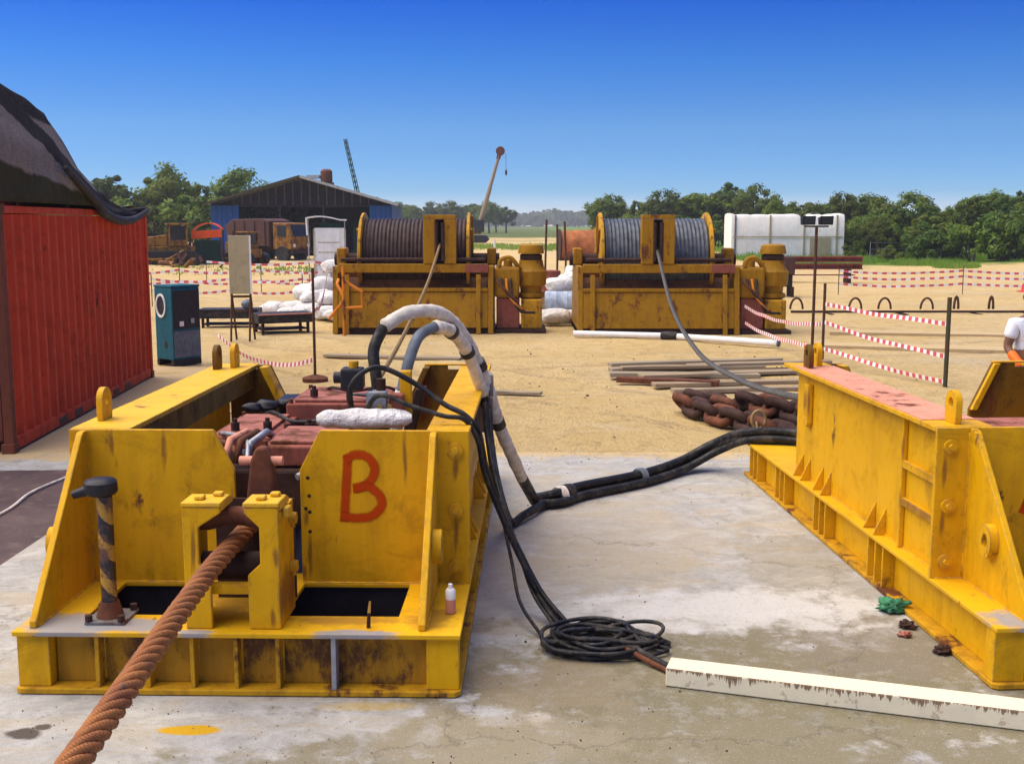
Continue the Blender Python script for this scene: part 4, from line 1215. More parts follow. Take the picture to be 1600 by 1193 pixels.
# orange rail stand at the left winch
t = thing('rail_stand', 'orange tube rail frame standing at the left end of the left winch', 'rail', (-4.0, 24.3, -.02))
for pts in ([(.35, 0, -.0), (.35, 0, 1.5)], [(.35, 0, 1.2), (.75, 0, .95), (.75, .02, .62), (.35, 0, .6)], [(.0, .1, .35), (.35, 0, .75)], [(.35, 0, .85), (.2, .1, 1.1), (.2, .3, 1.2)]):
    MB().tube(pts, .035, 8).build('tube', 'orange_rail', t, smooth='auto')

# white pipe in front of the right winch
p0, p1, p2 = Vector((1.33, 24.05, .05)), Vector((3.31, 23.5, .05)), Vector((5.26, 22.05, .05))
for nm, a, c_, lab in (('white_pipe', p0, p1 - Vector((.16, -.045, 0)), 'white pipe lying on the sand along the front of the right winch'), ('white_pipe', p1 + Vector((.16, -.1, 0)), p2, 'white pipe on the sand running on to the right of the black joint')):
    t = thing(nm, lab, 'pipe', a)
    MB().cyl((0, 0, 0), c_ - a, .065, n=16).build('pipe_run', 'white_pipe', t, smooth='auto')
    d = (c_ - a).normalized()
    MB().cyl(c_ - a, c_ - a + d * .03, .072, n=16).build('end_ring', 'hose_grey', t, smooth='auto')
o = MB().lathe([(-.17, .06), (-.17, .085), (-.1, .095), (.1, .095), (.17, .085), (.17, .06)], (0, 0, 0), 'x', 18).build('pipe_joint', 'black', smooth='auto')
o.location = p1 + Vector((0, -.02, .01)); o.rotation_euler = (0, 0, -.42)
tag(o, 'black sleeve joining the two white pipes in front of the right winch', 'pipe joint')

# ------------------------------------------------------------------ chain, planks
def chain():
    t = thing('anchor_chain', 'heavy rusty brown stud chain piled on the sand behind the right machine', 'chain', (2.72, 12.75, GZ))
    lk = MB()
    pts = []
    a, w = .115, .105
    for i in range(28):
        th = 2 * math.pi * i / 28
        x = (a if math.cos(th) > 0 else -a) + w * math.cos(th)
        pts.append((x, w * math.sin(th), 0))
    lk.tube(pts, .055, 9, closed=True)
    lk.cyl((0, -w + .02, 0), (0, w - .02, 0), .032, n=8)
    me = lk.mesh('link', 'dark_rust')
    me2 = lk.mesh('link', 'rust')
    for m in (me, me2): m.polygons.foreach_set('use_smooth', [True] * len(m.polygons))
    runs = [[(-.50, 1.45, .14), (-.30, .75, .14), (-.02, .10, .15), (.22, -.6, .15), (.50, -1.25, .17)],
            [(-.30, 1.75, .15), (.05, 1.0, .15), (.38, .30, .16), (.62, -.4, .17), (.80, -1.2, .2)],
            [(.1, .35, .33), (.36, -.3, .35), (.55, -.85, .36)]]
    for r, pts in enumerate(runs):
        sp = spline(pts, 30)
        L = 0; last = -1; k = 0
        for i in range(1, len(sp)):
            L += (sp[i] - sp[i - 1]).length
            if L - last > .295 or last < 0:
                last = L
                d = (sp[i] - sp[i - 1]).normalized()
                o = bpy.data.objects.new('link', me if (k + r) % 3 else me2)
                C.objects.link(o); o.parent = t
                o.location = sp[i]
                o.rotation_euler = (R(42) if k % 2 else R(-48), 0, math.atan2(d.y, d.x))
                k += 1
chain()
o = MB().blob((0, 0, .1), (.13, .10, .11), .35, 3, 18, 12, .9, 2.5).build('blue_rag', 'rag_blue', smooth=True)
o.location = (3.18, 11.75, .28); tag(o, 'pale blue rag hanging on the chain beside the right machine', 'rag')
t = thing('rope_sling', 'thin pale sling looped round the rusty chain', 'sling', (2.70, 12.1, GZ))
MB().tube([(.0 + .075 * math.cos(a), -.02, .30 + .10 * math.sin(a)) for a in [i * math.pi / 9 for i in range(-2, 16)]], .018, 8).build('loop', 'tan_rope', t, smooth=True)
MB().tube(spline([(-.03, -.03, .28), (-.02, -.12, .15), (-.05, -.3, .04), (-.06, -.6, .02), (-.05, -.9, .02)], 5), .010, 6).build('tail', 'wood', t, smooth=True)

def plank(x0, y0, x1, y1, w, h, lab, z=GZ + .02, tilt=0.0, mat='wood', grp=None):
    d = Vector((x1 - x0, y1 - y0, 0)); L = d.length
    o = MB()
    n = 7
    vt, fs = [], []
    for i in range(n + 1):
        f = i / n
        dy = .012 * mnoise.noise(Vector((f * 3, x0, y0)))
        dz = .012 * mnoise.noise(Vector((f * 2, y0, x0)))
        for (a, c_) in ((-w / 2, 0), (w / 2, 0), (w / 2, h), (-w / 2, h)):
            vt.append((L * f, a + dy, c_ + dz))
    for i in range(n):
        for k in range(4): fs.append((i * 4 + k, (i + 1) * 4 + k, (i + 1) * 4 + (k + 1) % 4, i * 4 + (k + 1) % 4))
    fs += [(0, 1, 2, 3), (n * 4 + 3, n * 4 + 2, n * 4 + 1, n * 4)]
    ob = o.add(vt, fs).build('plank', mat, bevel=.008)
    ob.location = (x0, y0, z); ob.rotation_euler = (0, -tilt, math.atan2(d.y, d.x))
    return tag(ob, lab, 'plank', grp)
plank(1.66, 18.9, 4.75, 19.7, .22, .06, 'weathered plank lying farthest back on the sand near the right winch')
plank(1.60, 18.1, 4.2, 18.6, .25, .07, 'weathered plank second from the back on the sand near the chain')
plank(1.55, 17.6, 3.9, 17.5, .24, .07, 'weathered plank third from the back on the sand near the chain')
plank(1.62, 17.05, 3.1, 16.6, .20, .08, 'short reddish plank lying left of the chain pile', mat='rust')
plank(2.1, 16.5, 4.4, 16.9, .22, .06, 'weathered plank just behind the chain pile')
plank(2.3, 15.9, 4.6, 16.2, .2, .06, 'weathered plank half hidden by the chain pile')
plank(2.9, 18.35, 5.4, 18.9, .2, .05, 'pale plank crossing behind the other planks on the right', z=GZ + .08)
plank(-3.4, 20.3, -.9, 19.75, .26, .05, 'greenish plank on the sand behind machine B')
plank(-.35, 15.9, .42, 15.7, .14, .04, 'short thin plank on the open sand right of the hose arch')
plank(-1.2, 15.95, -.4, 15.85, .14, .05, 'short plank on the sand seen through the hose arch')

plank(1.75, 17.9, 3.4, 18.25, .16, .05, 'narrow crooked plank lying across the plank pile left of the chain', z=GZ + .09)
plank(2.0, 17.3, 4.6, 17.9, .28, .05, 'wide pale plank in the middle of the plank pile', z=GZ + .05)
plank(3.2, 15.5, 4.9, 15.3, .22, .06, 'pale plank end showing right behind the chain')

# ------------------------------------------------------------------ container with tarpaulin
def container():
    t = thing('shipping_container', 'red corrugated shipping container at the left edge', 'container', (-5.28, 11.66, GZ), math.atan2(.46, 6.35))
    # local: x to the left is -, side wall at x=0 facing +x, y back
    L, Wd, Hh = 6.06, 2.44, 2.62
    # corrugated side
    def corr(name, u0, u1, fixed, axis, depth, mat):
        vt = []
        pitch = .278
        n = int((u1 - u0) / pitch)
        pitch = (u1 - u0) / n
        prof = []
        for i in range(n):
            b0 = u0 + i * pitch
            prof += [(b0, 0), (b0 + pitch * .26, 0), (b0 + pitch * .5, -depth), (b0 + pitch * .76, -depth)]
        prof.append((u1, 0))
        fs = []
        for z in (.16, Hh - .10):
            for (u, d) in prof:
                vt.append((fixed + d, u, z) if axis == 'y' else (u, fixed - d, z))
        m = len(prof)
        for i in range(m - 1): fs.append((i, i + 1, m + i + 1, m + i))
        o = MB().add(vt, fs).build(name, mat, t)
        s = o.modifiers.new('thick', 'SOLIDIFY'); s.thickness = .004
        return o
    corr('side_panel', .10, L - .10, -.02, 'y', .055, 'container_red')
    corr('side_panel', .10, L - .10, -Wd + .06, 'y', .036, 'container_red')
    corr('end_panel', -Wd + .1, -.1, L - .06, 'x', .036, 'container_red')
    for (x, y) in ((0, 0), (0, L), (-Wd, 0), (-Wd, L)):
        x0, x1 = (x - .10, x) if x == 0 else (x, x + .10)
        y0, y1 = (y, y + .10) if y == 0 else (y - .10, y)
        MB().box(x0 - (.0), x1 + .004, y0, y1, .1, Hh - .001).build('corner_post', 'container_dark' if y == 0 else 'container_red', t, bevel=.008)
        for z in (0, Hh - .1):
            MB().box(x0 - .03, x1 + .012, y0 - .012, y1 + .03, z + .001, z + .112).build('corner_casting', 'container_dark', t, bevel=.012)
    for z in (.03, Hh - .09):
        for x in (-.055, -Wd + .055):
            MB().box(x - .045, x + .05, .14, L - .14, z, z + (.13 if z < 1 else .08)).build('side_rail', 'container_red', t, bevel=.008)
    for k, y in enumerate((1.5, 2.1, 3.8, 4.4)):
        MB().box(-.006, .0015 - .004, y, y + .3, .045, .125).build('fork_pocket', 'blackpaint', t)
    MB().box(-Wd + .1, -.1, .05, L - .05, Hh - .06, Hh - .03).build('roof_panel', 'container_red', t)
    MB().box(-Wd + .1, -.1, .05, L - .05, .12, .15).build('floor_panel', 'container_dark', t)
    for k in range(2):
        x0 = -Wd + .11 + k * 1.115
        d = MB().box(x0, x0 + 1.10, .03, .07, .14, Hh - .1).build('door', 'container_dark', t, bevel=.006)
        for q in (.25, .85):
            MB().cyl((x0 + q, .0, .05), (x0 + q, .0, Hh - .03), .02, n=10).build('lock_bar', 'container_dark', d, smooth='auto')
        MB().box(x0 + .3, x0 + .8, -.02, .0, 1.1, 1.16).build('handle', 'dark_rust', d, bevel=.006)
    return t
container()

def tarpaulin():
    # world-space cloth: covers a hooped shade frame standing on the container roof
    base = Vector((-5.4, 12.0, 2.6))
    t = thing('shade_tarpaulin', 'dark tarpaulin canopy sagging over the top of the red container', 'tarpaulin', base)
    # crest line over the container edge
    crest = [(10.6, 3.98), (12.1, 3.90), (13.1, 3.80), (13.7, 3.70), (14.1, 3.52), (14.5, 3.32), (14.9, 3.10), (15.4, 2.90), (15.9, 2.72), (16.4, 2.62), (17.4, 2.64)]
    def crest_z(y):
        for (a, b_) in zip(crest, crest[1:]):
            if a[0] <= y <= b_[0]:
                f = (y - a[0]) / (b_[0] - a[0]); return a[1] + (b_[1] - a[1]) * f
        return crest[0][1] if y < crest[0][0] else crest[-1][1]
    def edge_x(y): return -5.28 - (y - 11.66) * .0724
    def low_z(y):   # lower hem on the container side
        h = 2.60 - GZ * 0
        s = max(0, 1 - ((y - 16.1) / 1.3) ** 2)
        return h + .02 - .17 * s
    NY, NT_ = 90, 26
    vt, fs, mi = [], [], []
    for i in range(NY + 1):
        y = 10.6 + (17.4 - 10.6) * i / NY
        ex = edge_x(y); cz = max(crest_z(y), low_z(y) + .03); lz = low_z(y)
        for j in range(NT_ + 1):
            f = j / NT_
            bulge = math.sin(f * math.pi) * .10
            x = ex + .05 - .22 * f * min(1, (cz - lz) / .5)
            z = lz + (cz - lz) * f
            nn = .05 * mnoise.noise(Vector((y * 1.3, f * 3, 0))) + .02 * mnoise.noise(Vector((y * 5, f * 4, 2)))
            vt.append(Vector((x + bulge * .4 + nn, y, z)) - base)
    for i in range(NY):
        y = 10.6 + 6.8 * (i + .5) / NY
        for j in range(NT_):
            a = i * (NT_ + 1) + j
            fs.append((a, a + NT_ + 1, a + NT_ + 2, a + 1))
            m = 0
            mi.append(m)
    mb = MB(); mb.v = [tuple(v) for v in vt]; mb.f = fs; mb.mi = mi
    o = mb.build('side_curtain', 'tarp_panels', t, smooth=True)
    o.modifiers.new('thick', 'SOLIDIFY').thickness = .006
    # roof sheet going back from the crest
    vt, fs = [], []
    NX = 14
    for i in range(NY + 1):
        y = 10.6 + 6.8 * i / NY
        cz = max(crest_z(y), low_z(y) + .03)
        ex = edge_x(y)
        x0 = ex + .05 - .22 * min(1, (cz - low_z(y)) / .5)
        for j in range(NX + 1):
            f = j / NX
            x = x0 - f * 1.75
            z = cz + .22 * math.sin(f * math.pi) * min(1, (cz - 2.6) / .6) - .06 * abs(math.sin(y * 1.9)) * math.sin(f * math.pi) + .03 * mnoise.noise(Vector((x * 2, y * 1.5, 1)))
            vt.append(Vector((x, y, z)) - base)
    for i in range(NY):
        for j in range(NX):
            a = i * (NX + 1) + j
            fs.append((a, a + 1, a + NX + 2, a + NX + 1))
    o = MB().add(vt, fs).build('roof_sheet', 'tarp_dark', t, smooth=True)
    o.modifiers.new('thick', 'SOLIDIFY').thickness = .006
    # hem rope roll hanging below the sagging end
    pts = []
    for i in range(40):
        y = 13.6 + 3.8 * i / 39
        pts.append(Vector((edge_x(y) + .09, y, low_z(y) - .02 + max(0, (15.0 - y)) * .32)) - base)
    MB().tube(pts, .05, 10, rf=lambda f: .035 + .03 * math.sin(f * math.pi)).build('rolled_hem', 'tarp_dark', t, smooth=True)
    for y in (11.3, 13.2, 15.0):
        MB().cyl(Vector((edge_x(y) - .35, y, 2.6)) - base, Vector((edge_x(y) - .28, y, crest_z(y) - .06)) - base, .025, n=8).build('frame_pole', 'rebar', t)
    return t
tarpaulin()

# light line on the dark earth
o = MB().tube(spline([(0, 0, 0), (.02, .6, 0), (-.04, 1.2, .002), (.05, 1.9, 0)], 8), .014, 8).build('ground_cable', 'white_wrap', smooth=True)
o.location = (-4.30, 8.7, GZ + .018); tag(o, 'thin pale cable lying on the dark earth left of machine B', 'cable')

# ------------------------------------------------------------------ generator, panel, tables, booth
def generator():
    t = thing('welding_generator', 'teal generator cabinet with a round vent beside the red container', 'generator', (-5.80, 19.4, GZ), R(-38))
    t.scale = (.68, .68, 1.03)
    a, b_ = .36, .42
    MB().box(-a, a, -b_, b_, .10, 1.30).build('housing', 'teal', t, bevel=.02)
    MB().box(-a - .01, a + .01, -b_ - .01, b_ + .01, 1.302, 1.34).build('lid', 'teal', t, bevel=.01)
    for x in (-.3, .3):
        MB().box(x - .05, x + .05, -b_, b_, 0, .099).build('skid', 'blackpaint', t)
    # face towards -x side of the world: local -y face carries the vent, local +x face the controls
    MB().lathe([(0, .20), (-.03, .20), (-.03, .165), (0, .165)], (-.08, -b_ - .001, 1.0), 'y', 28).build('vent_ring', 'booth_white', t, smooth='auto')
    MB().cyl((-.08, -b_ - .002, 1.0), (-.08, -b_ - .008, 1.0), .16, n=24).build('vent_fan', 'blackpaint', t)
    MB().cyl((.05, -b_ - .001, .35), (.05, -b_ - .01, .35), .06, n=16).build('port', 'blackpaint', t)
    MB().box(a + .001, a + .012, -b_ + .03, b_ - .03, .62, 1.25).build('control_panel', 'blackpaint', t, bevel=.004)
    MB().box(a + .001, a + .012, -b_ + .03, b_ - .03, .14, .58).build('access_door', 'hose_grey', t, bevel=.004)
    MB().box(a + .013, a + .03, -.22, -.1, .66, .74).build('meter', 'white_pipe', t, bevel=.004)
    MB().box(a + .013, a + .03, .12, .22, .70, .78).build('meter', 'grey_steel', t, bevel=.004)
generator()

t = thing('notice_board', 'tall beige panel on a dark trestle in front of the shed', 'panel', (-5.62, 23.3, GZ), R(6))
MB().box(-.235, .215, -.04, .04, .98, 2.18).build('board', 'beige', t, bevel=.008)
MB().box(.19, .225, -.05, -.041, .98, 2.18).build('edge_strip', 'booth_white', t, bevel=.004)
for x in (-.20, .18):
    MB().cyl((x, 0, .97), (x - .02, -.18, 0), .022, n=8).build('leg', 'rebar', t)
    MB().cyl((x, .02, .97), (x + .03, .3, 0), .022, n=8).build('leg', 'rebar', t)
MB().box(-.22, .2, -.02, .01, .60, .65).build('brace', 'rebar', t)
MB().box(-.22, .2, -.03, .0, .90, .95).build('brace', 'rebar', t)

def trestle(loc, rz, L_, lab, edge):
    t = thing('steel_table', lab, 'table', loc, rz)
    t.scale = (.92, 1, .62)
    MB().box(-L_ / 2, L_ / 2, -.35, .35, .40, .74).build('table_top', 'black', t, bevel=.01)
    MB().box(-L_ / 2, L_ / 2, -.37, -.352, .70, .745).build('edge_strip', edge, t)
    for x in (-L_ / 2 + .12, L_ / 2 - .12):
        for y in (-.28, .28):
            MB().box(x - .03, x + .03, y - .03, y + .03, 0, .399).build('leg', 'dark_rust', t)
    MB().box(-L_ / 2 + .1, L_ / 2 - .1, -.3, .3, .15, .19).build('lower_shelf', 'dark_rust', t)
trestle((-6.6, 26.2, GZ), R(4), 1.5, 'black steel table with a dark edge between generator and beige panel', 'blackpaint')
trestle((-5.15, 25.0, GZ), R(28), 1.35, 'black steel table with a pinkish edge right of the beige panel', 'salmon')
o = MB().blob((0, 0, .1), (.13, .12, .12), .1, 7, 14, 10, .9).build('bucket_lamp', 'hose_grey', smooth=True); o.location = (-6.15, 26.0, .44); tag(o, 'small grey kettle on the black table beside the generator', 'kettle')

def booth():
    t = thing('portable_booth', 'white portable booth with a white awning left of the left winch', 'booth', (-7.55, 46.8, GZ), R(8))
    MB().box(-.62, .62, -.6, .6, .08, 2.25).build('wall', 'booth_white', t, bevel=.03)
    MB().box(-.70, .70, -.68, .68, 0, .079).build('base', 'hose_grey', t)
    MB().box(-.50, .42, -.625, -.601, .15, 2.05).build('door', 'booth_white', t, bevel=.01)
    for z in (.75, 1.25, 1.65):
        MB().box(-.48, .40, -.635, -.626, z, z + .03).build('panel_line', 'beige', t)
    MB().box(-.66, -.62, -.64, -.60, .1, 2.2).build('corner_trim', 'beige', t)
    MB().box(.62, .66, -.64, -.60, .1, 2.2).build('corner_trim', 'beige', t)
    MB().box(-.4, .45, -.45, .5, 2.251, 2.45).build('roof_vent', 'dark_green_paint', t)
    n = 12
    prof = [(-.95 + 1.65 * i / n, 2.60 + .14 * math.sin(math.pi * min(1, (i + 2) / (n)))) for i in range(n + 1)]
    poly = prof + [(p[0], p[1] - .05) for p in prof[::-1]]
    MB().prism(poly, 'xz', -.75, .75).build('awning', 'booth_white', t)
    MB().prism([(-.96, 2.64), (-.90, 2.66), (-.86, 1.95), (-.93, 1.95)], 'xz', -.7, .5).build('awning_flap', 'booth_white', t)
    for x in (-.85, .62):
        MB().cyl((x, -.6, 0), (x, -.6, 2.6), .025, n=8).build('awning_post', 'grey_steel', t)
booth()

# ------------------------------------------------------------------ sacks
def sack_mesh(seed, a, b_, c_):
    mb = MB()
    n, m = 12, 16
    vt, fs = [], []
    for j in range(n + 1):
        ph = math.pi * j / n
        for i in range(m):
            th = 2 * math.pi * i / m
            x, y, z = math.sin(ph) * math.cos(th), math.sin(ph) * math.sin(th), math.cos(ph)
            e = lambda q, p: math.copysign(abs(q) ** p, q)
            k = 1 + .28 * mnoise.noise(Vector((x * 1.6 + seed * 5, y * 1.6, z * 1.6)))
            vt.append((e(z, .7) * a * k, e(x, .75) * b_ * k, max(-c_ * .8, e(y, .8) * c_ * k)))
    for j in range(n):
        for i in range(m): fs.append((j * m + i, (j + 1) * m + i, (j + 1) * m + (i + 1) % m, j * m + (i + 1) % m))
    mb.add(vt, fs)
    me = mb.mesh('sack', 'white_sack')
    me.polygons.foreach_set('use_smooth', [True] * len(me.polygons))
    return me
SM = [sack_mesh(i, .38, .26, .17) for i in range(4)]
def sack(x, y, z, rz, lab, s=1.0, grp=None, k=0, tx=0):
    o = bpy.data.objects.new('sack', SM[k % 4]); C.objects.link(o)
    o.location = (x, y, z); o.rotation_euler = (tx, 0, rz); o.scale = (s, s, s)
    return tag(o, lab, 'sack', grp)
ORD = ['first', 'second', 'third', 'fourth', 'fifth', 'sixth', 'seventh', 'eighth', 'ninth', 'tenth', 'eleventh', 'twelfth', 'thirteenth']
rr = random.Random(3)
heap = [(-5.2, 29.0, .16, 1.2), (-4.7, 28.4, .16, 1.1), (-5.7, 29.6, .18, 1.2), (-4.5, 29.3, .18, 1.2), (-5.1, 29.3, .50, 1.2), (-4.6, 28.9, .48, 1.0), (-6.35, 29.9, .15, 1.0),
        (-5.6, 28.6, .14, 1.0), (-4.35, 28.0, .15, .9), (-4.9, 30.2, .75, 1.4), (-5.5, 30.4, .55, 1.3), (-4.45, 30.6, 1.0, 1.4), (-4.7, 30.3, 1.25, 1.2)]
for k, (x, y, z, s) in enumerate(sorted(heap, key=lambda h: h[0] / h[1])):
    sack(x, y, z, rr.uniform(-.8, .8), 'white sack, %s from the left in the heap left of the left winch' % ORD[k], s, 'white sacks heaped left of the left winch', k, rr.uniform(-.2, .2))
for k, (x, y, z, s, lab) in enumerate(((1.05, 27.0, .16, 1.1, 'white sack lowest left in the gap between the two winches'), (1.55, 27.3, .17, 1.0, 'white sack lowest right in the gap between the two winches'), (1.25, 28.6, .85, 1.2, 'white sack on the grey drum between the winches, left one'),
        (1.62, 28.9, .95, 1.25, 'white sack on the grey drum between the winches, right one'), (1.75, 29.2, 1.15, 1.0, 'topmost white sack between the two winches'), (.9, 27.6, .14, .8, 'small white sack nearest the left winch motor'))):
    sack(x, y, z, rr.uniform(-.8, .8), lab, s, None, k)
t = thing('steel_drum', 'pale blue-grey drum lying among the white sacks between the winches', 'drum', (1.25, 28.0, .42), R(-4))
MB().lathe([(-.42, .26), (-.42, .30), (-.39, .31), (-.15, .30), (-.14, .315), (-.12, .30), (.12, .30), (.14, .315), (.15, .30), (.39, .31), (.42, .30), (.42, .26)], (0, 0, 0), 'x', 28).build('drum_body', 'rag_blue', t, smooth='auto')
MB().cyl((.421, 0, 0), (.44, 0, 0), .255, n=24).build('drum_end', 'blackpaint', t)
sack(1.25, 28.35, .14, .3, 'white sack half hidden under the grey drum', 1.2, None, 2)
t = thing('steel_drum', 'small rust-red drum standing behind the left winch motor', 'drum', (1.05, 31.0, GZ + .55))
MB().lathe([(0, .26), (.02, .29), (.28, .29), (.30, .305), (.32, .29), (.58, .29), (.60, .26)], (0, 0, 0), 'z', 24).build('drum_body', 'primer', t, smooth='auto')
MB().box(-.5, .5, -.4, .4, -.55, -.001).build('pallet', 'wood', t)

# orange-rust pipe section and poles
t = thing('pipe_section', 'large rust-orange pipe section lying on the far sand between the winches', 'pipe section', (4.3, 70.5, 1.0), R(4))
vt, fs = [], []
n = 36
mb = MB()
mb.lathe([(-1.3, .90), (-1.3, .97), (1.3, 1.03), (1.3, .96)], (0, 0, 0), 'x', 40)
mb.build('pipe_shell', 'dark_earth_pile', t, smooth='auto')
MB().lathe([(-1.38, .9), (-1.38, 1.06), (-1.30, 1.06), (-1.30, .9)], (0, 0, 0), 'x', 40).build('end_flange', 'dark_rust', t, smooth='auto')
for k, (x, y, h, lab) in enumerate(((1.05, 36.0, 2.55, 'thin leaning pole nearest the left winch motor'), (1.45, 36.5, 2.4, 'thin pole second right of the left winch motor'), (1.75, 37.0, 2.5, 'thin pole nearest the rust-orange pipe'), (-.5, 36.2, 1.9, 'short white pole just right of the left winch drum'))):
    o = MB().tube([(0, 0, 0), (.02, 0, h * .5), (.05 - .04 * k, 0, h)], .035, 8).build('pole', 'white_pipe' if k == 3 else 'rebar', smooth='auto')
    o.location = (x, y, GZ); tag(o, lab, 'pole')

# ------------------------------------------------------------------ posts and barrier tape
ORD = ['first', 'second', 'third', 'fourth', 'fifth', 'sixth', 'seventh', 'eighth', 'ninth', 'tenth', 'eleventh', 'twelfth', 'thirteenth', 'fourteenth', 'fifteenth', 'sixteenth']
def tape(p0, p1, lab, w=.06, sag=.12, seg=.075, grp=None):
    p0, p1 = Vector(p0), Vector(p1)
    L = (p1 - p0).length
    n = max(4, int(L / seg))
    mb = MB()
    sd = p0.x * 3.1 + p0.z * 7
    d = (p1 - p0).normalized()
    side = Vector((-d.y, d.x, 0))
    vt = []
    for i in range(n + 1):
        f = i / n
        c = (p1 - p0) * f - Vector((0, 0, sag * 4 * f * (1 - f))) + Vector((0, 0, .03 * mnoise.noise(Vector((f * L * .9, sd, 0)))))
        tw = .7 * mnoise.noise(Vector((f * L * .5, sd, 5))) * math.sin(math.pi * f)
        up = Vector((0, 0, 1)) * math.cos(tw) + side * math.sin(tw)
        vt += [c + up * w / 2, c - up * w / 2]
    for i in range(n):
        mb.mi.append(i % 2)
    mb.v = [tuple(v) for v in vt]; mb.f = [(2 * i, 2 * i + 1, 2 * i + 3, 2 * i + 2) for i in range(n)]
    o = mb.build('barrier_tape', ['tape_white', 'tape_red'])
    o.modifiers.new('thick', 'SOLIDIFY').thickness = .002
    o.location = p0
    return tag(o, lab, 'barrier tape', grp)
def post(x, y, h, lab, r=.022, base=True, mat='rebar', lean=0.0, grp=None):
    t = thing('barrier_post', lab, 'post', (x, y, GZ), 0, grp)
    MB().tube([(0, 0, 0), (lean * .5, 0, h * .5), (lean, 0, h)], r, 8).build('rod', mat, t, smooth='auto')
    if base: MB().lathe([(0, .20), (.05, .20), (.07, .16), (.10, .05)], (0, 0, 0), 'z', 16).build('foot', 'rust', t, smooth='auto')
    return t
post(6.485, 16.6, 1.34, 'green-brown rod post holding the right ends of three tapes', .035, False, 'post_green')
post(5.30, 19.0, 1.42, 'thin rod post holding the left ends of three tapes', .025)
post(-3.06, 17.25, 1.75, 'thin dark rod post with a round foot behind machine B', .022)
for k, (z0, z1, nm) in enumerate(((1.05, .92, 'top'), (.73, .43, 'middle'), (.29, -.02 + .0, 'lowest'))):
    tape((5.30, 19.0, z0), (6.485, 16.6, max(.05, z1)), 'red and white tape, %s of three between the two rod posts at right' % nm, .065, .03, .065)
tape((5.05, 24.3, .62), (5.30, 19.0, .73), 'red and white tape from the right winch motor to the rod post, upper', .07, .15)
tape((5.05, 24.2, .25), (5.30, 19.0, .32), 'red and white tape from the right winch motor to the rod post, lower', .07, .1)
# far tape lines
gR = 'far tape posts at right'
xs_ = [11.2, 15.5, 20.0, 24.5, 29.0]
for k, x in enumerate(xs_):
    post(x, 38.5 + .1 * k, 1.0, '%s far tape post from the white tank, in front of the green bushes' % ORD[k], .015, False, 'rebar', 0, gR)
for k in range(4):
    for z, nm in ((.80, 'upper'), (.60, 'middle'), (.36, 'lower')):
        tape((xs_[k], 38.5 + .1 * k, z), (xs_[k + 1], 38.6 + .1 * k, z), '%s far tape in the %s bay from the white tank' % (nm, ORD[k]), .075, .10, .16, 'far tapes at right')
gL = 'far tape posts at left'
xl = [-14.5, -11.6, -8.8, -6.0, -3.6]
for k, x in enumerate(xl):
    post(x, 39 + .2 * k, 1.0, '%s far tape post from the container, before the left winch' % ORD[k], .015, False, 'rebar', 0, gL)
for k in range(4):
    for z, nm in ((.80, 'upper'), (.42, 'lower')):
        tape((xl[k], 39 + .2 * k, z), (xl[k + 1], 39.2 + .2 * k, z), '%s far tape in the %s bay from the container' % (nm, ORD[k]), .075, .12, .16, 'far tapes at left')
for k in range(2):
    tape((-12.5 + 4.2 * k, 46, .85), (-8.3 + 4.2 * k, 46.3, .8), 'farthest tape in front of the shed, %s length from the container' % ORD[k], .09, .1, .24, 'farthest tapes at left')
for k, x in enumerate((-12.5, -8.3, -4.1)):
    post(x, 46 + .15 * k, 1.0, 'farthest tape post in front of the shed, %s from the container' % ORD[k], .015, False, 'rebar', 0, 'farthest tape posts at left')
xm = [-10.6, -8.3, -6.2, -4.3]
for k, x in enumerate(xm):
    post(x, 33.0 + .1 * k, .95, 'nearer tape post between generator and left winch, %s from the container' % ORD[k], .015, False, 'rebar', 0, 'nearer tape posts at left')
for k in range(3):
    for z, nm in ((.78, 'upper'), (.45, 'lower')):
        tape((xm[k], 33 + .1 * k, z), (xm[k + 1], 33.1 + .1 * k, z), '%s nearer tape in the %s bay behind the generator' % (nm, ORD[k]), .07, .10, .13, 'nearer tapes at left')
tape((-3.06, 17.25, 1.1), (-4.0, 24.3, 1.3), 'red and white tape from the rod post behind machine B to the left winch', .07, .25)
tape((-3.06, 17.25, .3), (-5.4, 20.5, .35), 'red and white tape trailing from the rod post towards the generator', .07, .25)

# floodlight stand
t = thing('floodlight_stand', 'floodlight pole with two dark lamp heads in front of the white tank', 'floodlight', (5.16, 19.15, GZ))
MB().cyl((0, 0, .02), (0, 0, 2.36), .026, n=10).build('pole', 'rebar', t, smooth='auto')
MB().box(-.2, .2, -.14, .14, 0, .03).build('base', 'dark_rust', t)
MB().box(-.2, .2, -.02, .02, 2.361, 2.39).build('cross_arm', 'rebar', t)
for x in (-.15, .15):
    h = MB().prism([(-.07, 2.40), (.06, 2.40), (.10, 2.52), (-.10, 2.55)], 'yz', x - .11, x + .11).build('lamp_head', 'blackpaint', t, bevel=.01)
    MB().box(x - .09, x + .09, -.112, -.104, 2.42, 2.53).build('lamp_glass', 'glass', h)

